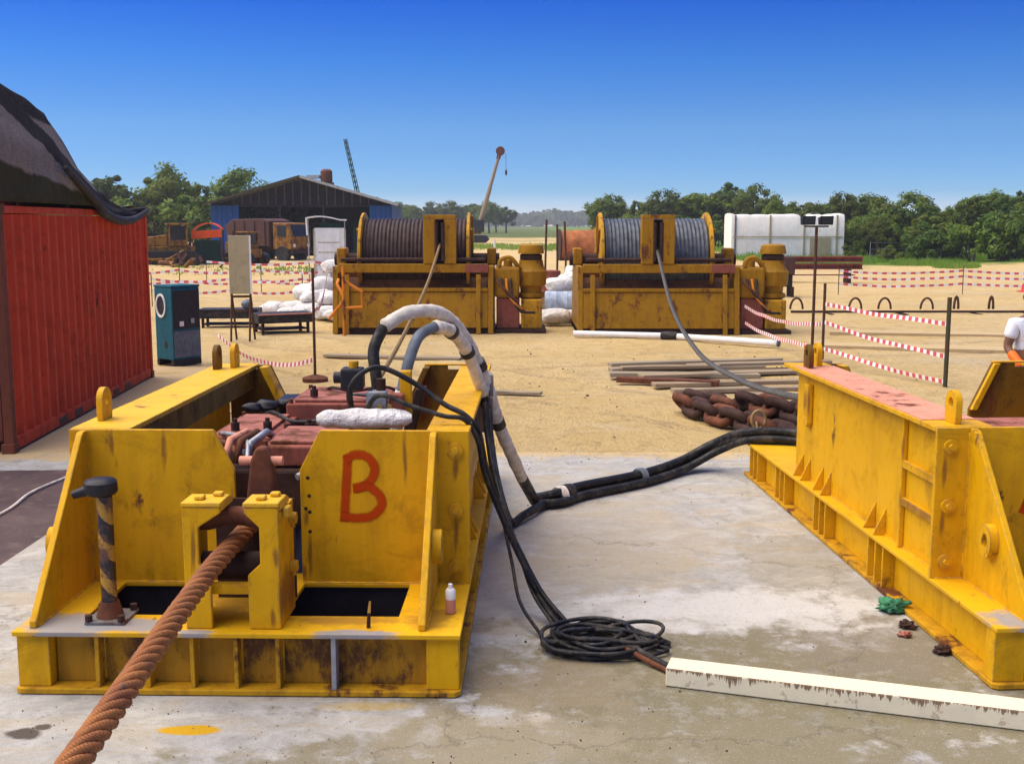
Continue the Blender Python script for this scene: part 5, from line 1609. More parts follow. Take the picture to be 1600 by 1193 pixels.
# hooped frame on the sand
t = thing('hooped_frame', 'long low steel bar on the sand with upright hoops along it', 'steel frame', (7.6, 30.5, GZ))
MB().box(0, 6.6, -.03, .03, .02, .08).build('bar', 'dark_rust', t, bevel=.01)
for x in (.15, 1.75, 2.55, 3.7):
    MB().tube([(x + .17 * math.cos(a), 0, .12 + .30 * math.sin(a)) for a in [i * math.pi / 10 for i in range(11)]], .03, 8).build('hoop', 'rebar', t, smooth=True)
for x in (4.5, 5.45):
    MB().tube([(x + .06 * math.cos(a), 0, .12 + .34 * math.sin(a)) for a in [i * math.pi / 10 for i in range(11)]], .035, 8).build('hoop', 'rebar', t, smooth=True)
for x in (1.0, 3.0, 5.0, 6.4):
    MB().box(x - .05, x + .05, -.5, .5, .0, .019).build('tie', 'dark_rust', t)

# rusty steel stack and brown engine box beyond the right winch
t = thing('beam_stack', 'stack of dark red steel beams on the sand below the white tank', 'beam stack', (10.9, 46.6, GZ))
for k, z in enumerate((.55, .85)):
    MB().prism([(-.15, z), (.15, z), (.15, z + .04), (.03, z + .04), (.03, z + .2), (.15, z + .2), (.15, z + .24), (-.15, z + .24), (-.15, z + .2), (-.03, z + .2), (-.03, z + .04), (-.15, z + .04)], 'yz', .1 + .1 * k, 3.6).build('beam', 'primer', t)
MB().box(.2, 3.3, -.12, .12, .30, .34).build('beam', 'primer', t)
for x in (.5, 3.0):
    MB().box(x - .08, x + .08, -.3, .3, 0, .548).build('bearer', 'dark_rust', t)
t = thing('engine_box', 'brown engine box on legs just right of the right winch motor', 'engine', (9.0, 37.5, GZ))
MB().box(-.35, .35, -.4, .4, .75, 1.35).build('housing', 'tipper_brown', t, bevel=.05)
MB().box(-.25, .3, -.3, .3, .35, .749).build('sump', 'blackpaint', t, bevel=.03)
MB().cyl((-.1, 0, 1.351), (-.1, 0, 1.55), .05, n=10).build('exhaust', 'dark_rust', t)
for x in (-.3, .3):
    MB().box(x - .04, x + .04, -.35, .35, 0, .349).build('foot', 'dark_rust', t)

# worker at the right edge
def skin_obj(name, chains, mat, parent, sub=2):
    """chains: list of lists of (co, radius); first point of later chains may equal an earlier point"""
    me = bpy.data.meshes.new(name)
    vs_, es, rs = [], [], []
    def vid(c):
        for i, q in enumerate(vs_):
            if (Vector(q) - Vector(c)).length < 1e-5: return i
        return None
    for ch in chains:
        prev = None
        for (c, r) in ch:
            i = vid(c)
            if i is None:
                vs_.append(c); rs.append(r); i = len(vs_) - 1
            if prev is not None: es.append((prev, i))
            prev = i
    me.from_pydata(vs_, es, [])
    o = bpy.data.objects.new(name, me); C.objects.link(o); o.parent = parent
    o.modifiers.new('skin', 'SKIN')
    sl = me.skin_vertices[0] if me.skin_vertices else None
    if sl is None:
        bm = bmesh.new(); bm.from_mesh(me); bm.verts.layers.skin.verify(); bm.to_mesh(me); bm.free()
        sl = me.skin_vertices[0]
    for i, r in enumerate(rs):
        sl.data[i].radius = (r, r) if isinstance(r, (int, float)) else r
        sl.data[i].use_root = (i == 0)
    s = o.modifiers.new('sub', 'SUBSURF'); s.levels = sub; s.render_levels = sub
    me.materials.append(M[mat])
    return o
def worker():
    t = thing('person', 'worker in white shirt, orange trousers and red helmet cut by the right picture edge', 'person', (5.22, 11.25, 0.0), R(12))
    body = [[((0, 0, .95), .12), ((0, 0, 1.15), .12), ((0, 0, 1.38), .13), ((0, 0, 1.47), .06), ((0, -.01, 1.55), .055), ((0, -.02, 1.62), .085), ((0, -.02, 1.70), .09), ((0, -.01, 1.76), .06)]]
    for sx in (-1, 1):
        body.append([((0, 0, .95), .12), ((sx * .09, 0, .88), .09), ((sx * .10, -.02, .50), .06), ((sx * .10, .02, .10), .045), ((sx * .10, -.10, .05), .04), ((sx * .10, -.16, .04), .03)])
        body.append([((0, 0, 1.38), .13), ((sx * .17, 0, 1.40), .065), ((sx * .23, .03, 1.16), .045), ((sx * .22, -.14, 1.03), .034), ((sx * .21, -.20, .99), .03)])
        for k in range(4):
            a = -.03 + .02 * k
            body.append([((sx * .21, -.20, .99), .03), ((sx * .21 + a * .3, -.25 + a * .3, .965), .010), ((sx * .205 + a * .3, -.28 + a * .3, .925 - .004 * (k % 2)), .008)])
        body.append([((sx * .21, -.20, .99), .03), ((sx * .185, -.24, .99), .010), ((sx * .18, -.265, .96), .008)])
    skin_obj('body', body, 'skin', t, 2)
    sh = [[((0, 0, 1.06), .14), ((0, 0, 1.18), .145), ((0, 0, 1.37), .155), ((0, 0, 1.455), .075)]]
    for sx in (-1, 1): sh.append([((0, 0, 1.37), .155), ((sx * .18, 0, 1.395), .082), ((sx * .215, .015, 1.24), .07)])
    skin_obj('shirt', sh, 'shirt', t, 2)
    tr = [[((0, 0, 1.12), .15), ((0, 0, .92), .16)]]
    for sx in (-1, 1): tr.append([((0, 0, .92), .16), ((sx * .095, 0, .85), .105), ((sx * .10, -.02, .50), .08), ((sx * .10, .02, .14), .068)])
    skin_obj('trousers', tr, 'orange', t, 2)
    for sx in (-1, 1):
        skin_obj('glove', [[((sx * .228, -.02, 1.12), .052), ((sx * .222, -.14, 1.03), .047), ((sx * .21, -.21, .985), .046)]], 'orange', t, 2)
    for sx in (-1, 1):
        skin_obj('boot', [[((sx * .10, .03, .13), .055), ((sx * .10, .03, .055), .052), ((sx * .10, -.10, .045), .045), ((sx * .10, -.17, .04), .036)]], 'blackpaint', t, 2)
    MB().lathe([(1.715, .16), (1.72, .16), (1.725, .118), (1.78, .112), (1.83, .08), (1.85, .02)], (0, -.02, 0), 'z', 22).build('helmet', 'helmet_red', t, smooth=True)
    MB().blob((0, -.115, 1.655), (.014, .025, .02), 0, 0, 8, 6).build('nose', 'skin', t, smooth=True)
    for sx in (-1, 1):
        MB().blob((sx * .035, -.10, 1.685), (.012, .008, .008), 0, 0, 8, 6).build('eye', 'blackpaint', t, smooth=True)
        MB().blob((sx * .092, -.01, 1.665), (.012, .02, .03), 0, 0, 8, 6).build('ear', 'skin', t, smooth=True)
    MB().blob((0, -.103, 1.61), (.025, .008, .006), 0, 0, 8, 6).build('mouth', 'helmet_red', t, smooth=True)
worker()

# ------------------------------------------------------------------ white tank behind
def tank():
    t = thing('white_tank', 'big white sheeted tank with a lumpy top beyond the right winch', 'tank', (18.6, 77.5, GZ + .0))
    n, m = 40, 10
    L_, D_ = 7.6, 2.6
    vt, fs = [], []
    for i in range(n + 1):
        x = -L_ / 2 + L_ * i / n
        top = 3.05 + .10 * mnoise.noise(Vector((x * 1.1, 0, 3))) + .06 * mnoise.noise(Vector((x * 3.3, 0, 1)))
        if i in (0, 1, n - 1, n): top += .06
        if .60 * L_ < x + L_ / 2 < .72 * L_: top -= .25
        if .80 * L_ < x + L_ / 2 < .87 * L_: top -= .30
        bul = .04 * mnoise.noise(Vector((x * 1.5, 4, 0)))
        for (y, z) in ((-D_ / 2 - bul, .25), (-D_ / 2 - .03 + bul, .9), (-D_ / 2 - bul * 1.5, 1.7), (-D_ / 2 + .02, top - .25), (-D_ / 2 + .15, top - .06), (-.4, top), (.4, top), (D_ / 2 - .15, top - .06), (D_ / 2, top - .25), (D_ / 2, .25)):
            vt.append((x, y, z))
    for i in range(n):
        for k in range(m): fs.append((i * m + k, (i + 1) * m + k, (i + 1) * m + (k + 1) % m, i * m + (k + 1) % m))
    fs += [tuple(range(m)), tuple(range(n * m, (n + 1) * m))[::-1]]
    MB().add(vt, fs).build('tank_shell', 'white_tank', t, smooth='auto')
    for x in (-3.55, -1.2, 1.1, 3.3):
        MB().box(x - .06, x + .06, -D_ / 2 - .09, -D_ / 2 - .05, .2, 3.0).build('strap_post', 'beige' if x > -3 else 'hose_grey', t)
    MB().box(-3.7, 3.7, -D_ / 2 - .10, -D_ / 2 - .06, 1.52, 1.58).build('strap_rail', 'beige', t)
    for x in (-3, 0, 3):
        MB().box(x - .2, x + .2, -D_ / 2, D_ / 2, 0, .249).build('cradle', 'dark_rust', t)
    MB().box(1.5, 2.9, -D_ / 2 - .12, -D_ / 2 - .05, .3, 1.5).build('side_hatch', 'beige', t)
tank()

# ------------------------------------------------------------------ shed
def shed():
    t = thing('open_shed', 'blue open-fronted shed with a grey gable roof on the far left', 'shed', (-15.6, 84, GZ), R(3))
    hw, D_ = 6.6, 16
    eave, ridge = 4.0, 5.95
    # corrugated side walls and blue front returns
    def sheet(name, x0, x1, y, z0, z1f, mat, nrib):
        w = (x1 - x0) / nrib
        for i in range(nrib):
            a = x0 + i * w
            MB().prism([(a, z0), (a + w * .94, z0), (a + w * .94, z1f(a + w)), (a, z1f(a))], 'xz', y - (.03 if i % 2 else 0), y + .04).build(name, mat, t)
    gz = lambda x: eave + (ridge - eave) * (1 - abs(x) / (hw + .1)) - .12
    sheet('cladding_panel', -hw, -hw + 1.9, 0, .0, lambda x: eave - .25, 'blue_clad', 5)
    sheet('cladding_panel', hw - 1.5, hw, 0, .0, lambda x: eave - .25, 'blue_clad', 4)
    MB().box(-hw - .06, -hw, 0, D_, 0, eave).build('side_wall', 'blue_clad', t)
    MB().box(hw, hw + .06, 0, D_, 0, eave).build('side_wall', 'blue_clad', t)
    MB().box(-hw, hw, D_ - .1, D_, 0, eave).build('rear_wall', 'shed_dark', t)
    MB().prism([(-hw, eave), (hw, eave), (0, ridge - .1)], 'xz', D_ - .1, D_).build('rear_gable', 'shed_dark', t)
    MB().box(-hw + .1, hw - .1, .2, D_ - .2, .005, .03).build('floor_slab', 'shed_dark', t)
    # roof slopes as separate sheets
    for sx in (-1, 1):
        n = 9
        for i in range(n):
            y0 = -.7 + (D_ + 1.0) * i / n
            y1 = y0 + (D_ + 1.0) / n - .01
            dz = .02 if i % 2 else 0
            MB().add([(0, y0, ridge + dz), (sx * (hw + .55), y0, eave - .12 + dz), (sx * (hw + .55), y1, eave - .12 + dz), (0, y1, ridge + dz),
                      (0, y0, ridge - .05 + dz), (sx * (hw + .55), y0, eave - .17 + dz), (sx * (hw + .55), y1, eave - .17 + dz), (0, y1, ridge - .05 + dz)],
                     [(0, 1, 2, 3), (7, 6, 5, 4), (0, 4, 5, 1), (1, 5, 6, 2), (2, 6, 7, 3), (3, 7, 4, 0)]).build('roof_sheet', 'roof_grey', t)
        MB().add([(0, -.72, ridge), (sx * (hw + .55), -.72, eave - .12), (sx * (hw + .55), -.72, eave - .30), (0, -.72, ridge - .2), (0, -.74, ridge), (sx * (hw + .55), -.74, eave - .12), (sx * (hw + .55), -.74, eave - .30), (0, -.74, ridge - .2)],
                 [(0, 1, 2, 3), (7, 6, 5, 4), (0, 4, 5, 1), (3, 2, 6, 7)]).build('bargeboard', 'roof_grey' if sx > 0 else 'tarp_olive', t)
    # truss web in the open gable
    MB().box(-hw, hw, .1, .18, eave - .35, eave - .2).build('tie_beam', 'shed_dark', t)
    for k in range(-8, 9):
        x = k * .62
        MB().box(x - .04, x + .04, .08, .14, eave - .2, gz(x)).build('truss_post', 'shed_truss', t)
    MB().prism([(-hw, eave - .2), (hw, eave - .2), (0, ridge - .25)], 'xz', .4, .44).build('gable_sheet', 'shed_dark', t)
    for x in (-hw + 1.9, -1.6, 1.6, hw - 1.5):
        MB().box(x - .08, x + .08, -.05, .11, 0, eave - .2).build('column', 'blue_clad' if abs(x) > 3 else 'shed_dark', t)
    MB().box(-4.5, -1, 4, 8, .03, 1.9).build('stored_crate', 'shed_dark', t)
    MB().box(3.6, 5.8, 2, 2.1, .03, 2.2).build('inner_screen', 'dark_green_paint', t)
shed()
t = thing('roof_tank', 'small brown tank standing on the shed roof', 'tank', (-14.35, 88.0, 5.55))
MB().lathe([(0, .40), (.05, .46), (.85, .46), (1.0, .3), (1.02, .1)], (0, 0, 0), 'z', 20).build('tank_body', 'rust', t, smooth='auto')
MB().box(-1.5, -.5, -.4, .4, .30, .55).build('platform', 'roof_grey', t)
MB().box(-1.3, .5, -.5, .5, -.35, -.001).build('cradle', 'dark_rust', t)

# orange shelter, dozer, tipper
def shelter():
    t = thing('tarp_shelter', 'small shelter with a bright orange tarp roof left of the shed', 'shelter', (-17.9, 66.5, GZ), R(10))
    n = 10
    for sx in (1,):
        poly = [(-.85 + 1.7 * i / n, 2.0 + .42 * math.sin(math.pi * i / n) ** .7 + .12 * i / n) for i in range(n + 1)]
        poly += [(p[0], p[1] - .06) for p in poly[::-1]]
        MB().prism(poly, 'xz', -.9, .9).build('tarp_roof', 'orange_tarp', t)
    MB().prism([(-.86, 1.55), (.86, 1.65), (.86, 2.1), (-.86, 1.98)], 'xz', -.93, -.905).build('tarp_valance', 'orange_tarp', t)
    for x in (-.8, .8):
        for y in (-.8, .8): MB().cyl((x, y, 0), (x, y, 2.0), .04, n=8).build('post', 'rebar', t)
    MB().box(-.75, .75, -.2, .7, 0, 1.45).build('hut_body', 'dark_green_paint', t)
shelter()
def dozer(label, loc, rz):
    t = thing('bulldozer', label, 'bulldozer', loc, rz)
    for y in (-.85, .85):
        tr = [(-1.5, .05), (1.3, .05), (1.6, .35), (1.5, .75), (1.2, .9), (-1.3, .9), (-1.65, .7), (-1.7, .35)]
        k = MB().prism(tr, 'xz', y - .25, y + .25).build('track', 'blackpaint', t, bevel=.04)
        for q in range(5):
            x = -1.2 + q * .6
            MB().cyl((x, y - .27, .35), (x, y + .27, .35), .2, n=14).build('track_wheel', 'machine_orange', k)
    MB().box(-1.4, 1.3, -.55, .55, .5, 1.15).build('chassis', 'machine_orange', t, bevel=.05)
    MB().prism([(.1, 1.15), (1.35, 1.15), (1.35, 1.65), (.1, 1.8)], 'xz', -.5, .5).build('engine_hood', 'machine_orange', t, bevel=.05)
    MB().cyl((.8, .2, 1.7), (.8, .2, 2.5), .06, n=10).build('exhaust', 'dark_rust', t)
    MB().box(-1.0, .05, -.6, .6, 1.151, 1.5).build('cab_base', 'machine_orange', t, bevel=.03)
    for x in (-.95, .0):
        for y in (-.55, .55): MB().box(x - .05, x + .05, y - .05, y + .05, 1.5, 2.35).build('cab_post', 'machine_orange', t)
    MB().box(-1.1, .15, -.7, .7, 2.351, 2.45).build('cab_roof', 'machine_orange', t, bevel=.03)
    MB().box(-.9, -.05, -.52, .52, 1.5, 2.3).build('cab_glass', 'glass', t)
    MB().prism([(1.95, .0), (2.05, .0), (2.15, .5), (2.05, 1.0), (1.95, 1.0), (2.0, .5)], 'xz', -1.5, 1.5).build('blade', 'machine_orange', t)
    for y in (-1.15, 1.15): MB().cyl((2.0, y, .4), (-.2, y, .45), .08, n=8).build('push_arm', 'machine_orange', t)
    return t
dz = dozer('orange-yellow bulldozer beside the red container, nearest the left edge', (-19.6, 64.5, GZ), R(200))
dozer('orange-yellow bulldozer half hidden behind the tall beige panel', (-16.2, 68, GZ), R(150)).scale = (.8, .8, .8)
def scrap():
    t = thing('scrap_heap', 'rusty scrap steel heaped in front of the orange shelter', 'scrap', (-17.2, 60.5, GZ))
    rnd = random.Random(8)
    for k in range(16):
        a = Vector((rnd.uniform(-1.6, 1.6), rnd.uniform(-.6, .6), rnd.uniform(.05, .5)))
        b_ = a + Vector((rnd.uniform(-1.2, 1.2), rnd.uniform(-.4, .4), rnd.uniform(-.1, .7)))
        b_.z = max(.05, b_.z)
        MB().cyl(a, b_, rnd.uniform(.04, .14), n=8).build('scrap_piece', rnd.choice(('rust', 'dark_rust', 'machine_orange', 'tipper_brown')), t)
scrap()
def tipper():
    t = thing('tipper_truck', 'brown tipper truck with an orange-yellow cab in front of the shed', 'truck', (-15.6, 73, GZ), R(-25))
    MB().box(-2.4, 2.2, -.45, .45, .75, .95).build('chassis', 'dark_rust', t)
    MB().prism([(-2.5, 1.0), (.75, 1.0), (.75, 2.6), (.2, 2.75), (-2.1, 2.7), (-2.75, 2.3)], 'xz', -1.15, 1.15).build('tipper_body', 'tipper_brown', t, bevel=.05)
    for x in (-2.0, -1.2, -.4, .4):
        for y in (-1.19, 1.19): MB().box(x - .05, x + .05, y - .035, y + .035, 1.02, 2.55).build('body_rib', 'tipper_brown', t)
    c = MB().prism([(.95, .8), (2.35, .8), (2.4, 1.6), (2.15, 2.45), (.95, 2.5)], 'xz', -1.05, 1.05).build('cab', 'machine_orange', t, bevel=.08)
    MB().add([(2.405, -.9, 1.62), (2.405, .9, 1.62), (2.19, .85, 2.36), (2.19, -.85, 2.36)], [(0, 1, 2, 3)]).build('windscreen', 'glass', c)
    for y in (-1.055, 1.055): MB().box(1.3, 2.0, y - .004, y + .004, 1.6, 2.3).build('side_window', 'glass', c)
    for y in (-.75, .75): MB().cyl((2.36, y, 1.05), (2.41, y, 1.05), .12, n=14).build('headlight', 'white_pipe', c)
    MB().box(2.36, 2.5, -1.1, 1.1, .55, .78).build('bumper', 'dark_rust', t)
    for x in (-1.9, -.9, 1.65):
        for y in (-.9, .9):
            w = MB().lathe([(-.17, .3), (-.17, .48), (-.12, .52), (.12, .52), (.17, .48), (.17, .3)], (x, y, .52), 'y', 22).build('tyre', 'black', t, smooth='auto')
            MB().cyl((x, y - .16, .52), (x, y + .16, .52), .28, n=16).build('rim', 'machine_orange', w, smooth='auto')
tipper()

# cranes far behind
def crane(label, loc, rz, mast, head, mat, lattice):
    t = thing('mobile_crane', label, 'crane', loc, rz)
    for y in (-1.3, 1.3):
        MB().prism([(-2.4, .1), (2.2, .1), (2.6, .5), (2.2, 1.0), (-2.2, 1.0), (-2.7, .5)], 'xz', y - .35, y + .35).build('track', 'blackpaint', t, bevel=.05)
    MB().box(-2.6, 1.6, -1.3, 1.3, 1.15, 2.5).build('upper_house', 'machine_orange', t, bevel=.08)
    MB().box(.6, 2.0, -1.5, -.4, 1.4, 2.9).build('cab', 'glass', t, bevel=.05)
    p0, p1 = Vector((1.2, 0, 1.7)), Vector(mast)
    d = (p1 - p0)
    if lattice:
        a = d.normalized().orthogonal().normalized(); b_ = d.normalized().cross(a)
        for (s1, s2) in ((1, 1), (1, -1), (-1, -1), (-1, 1)):
            MB().cyl(p0 + (a * s1 + b_ * s2) * .22, p1 + (a * s1 + b_ * s2) * .14, .06, n=6).build('boom_chord', mat, t)
        br = MB(); n = 16
        for i in range(n):
            q0, q1 = p0 + d * (i / n), p0 + d * ((i + 1) / n)
            for (u, v) in ((a, b_), (b_, -a), (-a, -b_), (-b_, a)):
                s_ = .30 if i % 2 else .30
                br.cyl(q0 + (u + v) * .2, q1 + (u - v) * .18, .028, n=5)
        br.build('boom_lacing', mat, t)
    else:
        MB().cyl(p0, p0 + d * .55, .30, .26, n=10).build('boom_lower', mat, t, smooth='auto')
        MB().cyl(p0 + d * .55, p1, .22, .18, n=10).build('boom_upper', mat, t, smooth='auto')
    if head:
        MB().lathe([(-.3, .1), (-.3, .52), (-.22, .56), (-.1, .40), (.1, .40), (.22, .56), (.3, .52), (.3, .1)], tuple(p1 + d.normalized() * .25), 'y', 18).build('boom_head', 'rust', t, smooth='auto')
        MB().cbox(p1 - d.normalized() * .3, (.5, .34, .9), (0, .28, 0)).build('head_frame', 'rust', t)
        MB().cyl(p1 + Vector((.75, 0, 0)), p1 + Vector((.78, 0, -2.0)), .025, n=6).build('hoist_rope', 'dark_rust', t)
        MB().blob(p1 + Vector((.78, 0, -2.35)), (.14, .14, .38), .1, 5, 10, 8).build('hook_block', 'dark_rust', t, smooth=True)
    return t
crane('far crane with a tan leaning boom and round head behind the left winch', (-5.4, 140, GZ), 0, (3.9, 0, 11.0), True, 'wood', False)
crane('far crane with a thin dark boom rising behind the shed', (-20.6, 150, GZ), 0, (-1.3, 0, 13.4), False, 'dark_green_paint', True)

# ------------------------------------------------------------------ vegetation
def crown_mesh(name, seed, rx, ry, rz_, nclump, nleaf, leaf, mat, zc, gap=.35, low=0.0):
    rnd = random.Random(seed)
    vt, fs = [], []
    centers = []
    for c in range(nclump):
        while True:
            d = Vector((rnd.gauss(0, 1), rnd.gauss(0, 1), rnd.gauss(0, 1))).normalized()
            if d.z > -.75 + low: break
        k = rnd.uniform(.45, 1.0) if c % 5 else rnd.uniform(.72, .90)
        lum = 1 + .25 * mnoise.noise(d * 1.3 + Vector((seed, 0, 0)))
        cc = Vector((d.x * rx * k * lum, d.y * ry * k * lum, zc + d.z * rz_ * k * lum))
        cr = (rnd.uniform(.24, .42) if c % 5 else rnd.uniform(.10, .22)) * min(rx, rz_)
        centers.append((cc, cr))
        for l in range(nleaf):
            q = Vector((rnd.gauss(0, 1), rnd.gauss(0, 1), rnd.gauss(0, 1))).normalized() * cr * rnd.uniform(.35, 1.08)
            q.z *= .75
            p = cc + q
            nrm = (q.normalized() + Vector((rnd.uniform(-.8, .8), rnd.uniform(-.8, .8), rnd.uniform(0, 1.1)))).normalized()
            a = nrm.orthogonal().normalized()
            a.rotate(Matrix.Rotation(rnd.uniform(0, 6.28), 3, nrm))
            b_ = nrm.cross(a)
            s = leaf * rnd.uniform(.5, 1.5)
            o = len(vt)
            vt += [p - a * s, p + b_ * s * .5 - nrm * s * .12, p + a * s, p - b_ * s * .5 - nrm * s * .12]
            fs.append((o, o + 1, o + 2, o + 3))
    mb = MB(); mb.add(vt, fs)
    return mb.mesh(name, mat), centers
def trunk_mesh(seed, h, r, centers):
    rnd = random.Random(seed)
    mb = MB()
    top = Vector((rnd.uniform(-.2, .2), rnd.uniform(-.2, .2), h))
    mid = Vector((rnd.uniform(-.15, .15), rnd.uniform(-.15, .15), h * .5))
    mb.tube(spline([(0, 0, -.1), mid, top], 5), r, 8, rf=lambda f: r * (1 - .6 * f))
    for (c, cr) in rnd.sample(centers, min(8, len(centers))):
        f = rnd.uniform(.45, 1)
        s = mid.lerp(top, (f - .45) / .55)
        mb.tube([s, (s + c) / 2 + Vector((0, 0, .15)), c], r * .35, 5, rf=lambda f: r * .38 * (1 - .75 * f))
    me = mb.mesh('trunk', 'bark')
    return me
TREES = []
for k in range(7):
    mat = ['leaf_a', 'leaf_b', 'leaf_a', 'leaf_c', 'leaf_b', 'leaf_a', 'leaf_c'][k]
    rx = [2.6, 2.2, 3.0, 2.4, 1.7, 2.7, 2.0][k]; rz_ = [2.7, 2.9, 2.4, 2.7, 3.0, 2.1, 2.8][k]; zc = [4.0, 4.2, 4.5, 3.7, 4.2, 4.9, 3.8][k]
    me, cs = crown_mesh('crown', 100 + k, rx, rx, rz_, 42, 135, .165, mat, zc)
    TREES.append((me, trunk_mesh(200 + k, zc, .22, cs)))
BUSH = []
for k in range(5):
    me, cs = crown_mesh('foliage', 300 + k, 1.7, 1.5, 1.25, 24, 125, .125, ['leaf_c', 'leaf_a', 'leaf_c', 'leaf_b', 'leaf_a'][k], 1.15, low=.25)
    mb = MB()
    rnd = random.Random(k)
    for q in range(6):
        c = cs[q][0]
        mb.tube([(rnd.uniform(-.2, .2), rnd.uniform(-.2, .2), -.05), (c.x * .5, c.y * .5, c.z * .55), tuple(c)], .04, 5, rf=lambda f: .05 * (1 - .8 * f))
    BUSH.append((me, mb.mesh('stem', 'bark')))
def tree(x, y, s, k, lab, grp, sz=None, rot=None):
    t = thing('jungle_tree', lab, 'tree', (x, y, GZ), rot if rot is not None else random.uniform(0, 6.28), grp)
    t.scale = (s, s, sz or s)
    for nm, me in (('crown', TREES[k % 7][0]), ('trunk', TREES[k % 7][1])):
        o = bpy.data.objects.new(nm, me); C.objects.link(o); o.parent = t
def bush(x, y, s, k, lab, grp, sz=None):
    t = thing('bush', lab, 'bush', (x, y, GZ), random.uniform(0, 6.28), grp)
    t.scale = (s, s, sz or s)
    for nm, me in (('foliage', BUSH[k % 5][0]), ('stem', BUSH[k % 5][1])):
        o = bpy.data.objects.new(nm, me); C.objects.link(o); o.parent = t
rv = random.Random(77)
# right wood: front bushes, then trees rising behind
lab, g = 'leafy green bush in the front row of the wood at right', 'bushes in front of the right wood'
for i in range(60):
    x = 22.0 + i * .55 + rv.uniform(-.3, .3)
    y = 70.5 + rv.uniform(-2.2, 3.0) + max(0, 26 - x) * 1.0
    sc = rv.choice((.45, .6, .8, 1.0, 1.2)) * rv.uniform(.85, 1.15) * min(1, .45 + (x - 21) * .06)
    bush(x, y, sc, i + rv.randint(0, 3), lab, g, sc * rv.uniform(.7, 1.25))
lab, g = 'dense green tree in the wood at right behind the bushes', 'trees of the right wood'
for i in range(36):
    x = 23.5 + i * .9 + rv.uniform(-.6, .6)
    y = 77 + rv.uniform(-2.5, 4)
    h = 2.3 + 2.3 * min(1, max(0, (x - 23) / 10)) * rv.uniform(.75, 1.1)
    w = h / 7.0 * rv.uniform(.7, 1.35)
    tree(x, y, w, i + rv.randint(0, 2), lab, g, h / 6.9)
lab, g = 'tall green tree at the back of the wood at right', 'back trees of the right wood'
for i in range(30):
    x = 22 + i * 1.6 + rv.uniform(-.8, .8)
    y = 90 + rv.uniform(-5, 7)
    h = rv.uniform(3.6, 5.3) + (.4 if x > 38 else 0)
    tree(x, y, .7 * rv.uniform(.6, 1.35), i + rv.randint(0, 2), lab, g, h / 7.0)
for i in range(44):
    x = 21.0 + i * .62 + rv.uniform(-.5, .5)
    y = 80 + rv.uniform(-3, 6)
    sc = rv.uniform(.9, 1.5) * min(1, .5 + (x - 20) * .06)
    bush(x, y, sc, i + rv.randint(0, 3), 'dense green bush filling the wood at right under the trees', 'bushes under the right wood', sc * rv.uniform(.8, 1.3))
# middle wood behind the white tank and right winch
lab, g = 'green tree in the wood behind the right winch and white tank', 'trees behind the white tank'
for i in range(26):
    f = i / 25
    x = 9.5 + 27 * f + rv.uniform(-.6, .6)
    y = 128 + rv.uniform(-8, 8)
    h = 5.3 * rv.uniform(.82, 1.12) + .9 * mnoise.noise(Vector((x * .35, 3, 0))) + (1.0 if 24 < x < 28 else 0) + (.6 if 14.5 < x < 17 else 0)
    tree(x, y, .95 * rv.uniform(.65, 1.25), i + rv.randint(0, 2), lab, g, h / 7.0)
for i in range(22):
    f = i / 21
    bush(10 + 22 * f + rv.uniform(-.5, .5), 118 + rv.uniform(-4, 4), rv.uniform(1.0, 1.5), i + rv.randint(0, 3), 'low green bush at the foot of the wood behind the white tank', 'bushes behind the white tank')
# left wood behind the shed
lab, g = 'green tree in the wood behind the shed and container', 'trees behind the shed'
for i in range(20):
    f = i / 19
    x = -52 + 36 * f + rv.uniform(-.8, .8)
    y = 113 + rv.uniform(-6, 8)
    h = 8.0 * rv.uniform(.82, 1.1) + .9 * mnoise.noise(Vector((x * .3, 8, 0))) - (1.2 if x > -26 else 0) - (1.5 if x > -20 else 0)
    tree(x, y, 1.15 * rv.uniform(.7, 1.25), i + rv.randint(0, 2), lab, g, h / 7.0)
for i in range(18):
    bush(-46 + 28 * i / 17, 98 + rv.uniform(-3, 3), rv.uniform(1.5, 2.1), i + rv.randint(0, 3), 'green bush growing at the foot of the wood left of the shed', 'bushes left of the shed')
# hazy trees in the centre distance
lab, g = 'pale hazy tree in the far distance above the left winch', 'far hazy trees above the left winch'
for i in range(16):
    x = -36 + 34 * i / 15 + rv.uniform(-1, 1)
    y = 300 + rv.uniform(-20, 20)
    tree(x, y, 1.3, i + rv.randint(0, 2), lab, g, rv.uniform(6.8, 8.6) / 7.0)
# far wood: one mass
def far_wood():
    rnd = random.Random(9)
    vt, fs = [], []
    for i in range(7000):
        x = rnd.uniform(-620, 680)
        y = rnd.uniform(880, 1060)
        h = (9.2 + 4.6 * mnoise.noise(Vector((x * .011, 1, 0))) + 2.8 * mnoise.noise(Vector((x * .05, 2, 0)))) * rnd.uniform(.15, 1) + (y - 880) * .012
        for q in range(3):
            p = Vector((x + rnd.uniform(-4, 4), y, max(.6, h + rnd.uniform(-2.2, .8))))
            n_ = Vector((rnd.uniform(-1, 1), rnd.uniform(-1, -.1), rnd.uniform(0, 1))).normalized()
            a = n_.orthogonal().normalized(); b_ = n_.cross(a)
            s = rnd.uniform(1.4, 3.0)
            o = len(vt)
            vt += [p - a * s, p + b_ * s, p + a * s, p - b_ * s]
            fs.append((o, o + 1, o + 2, o + 3))
    o = MB().add(vt, fs).build('far_wood', 'far_wood')
    tag(o, 'hazy far-off wood closing the horizon behind everything', 'wood', kind='stuff')
far_wood()
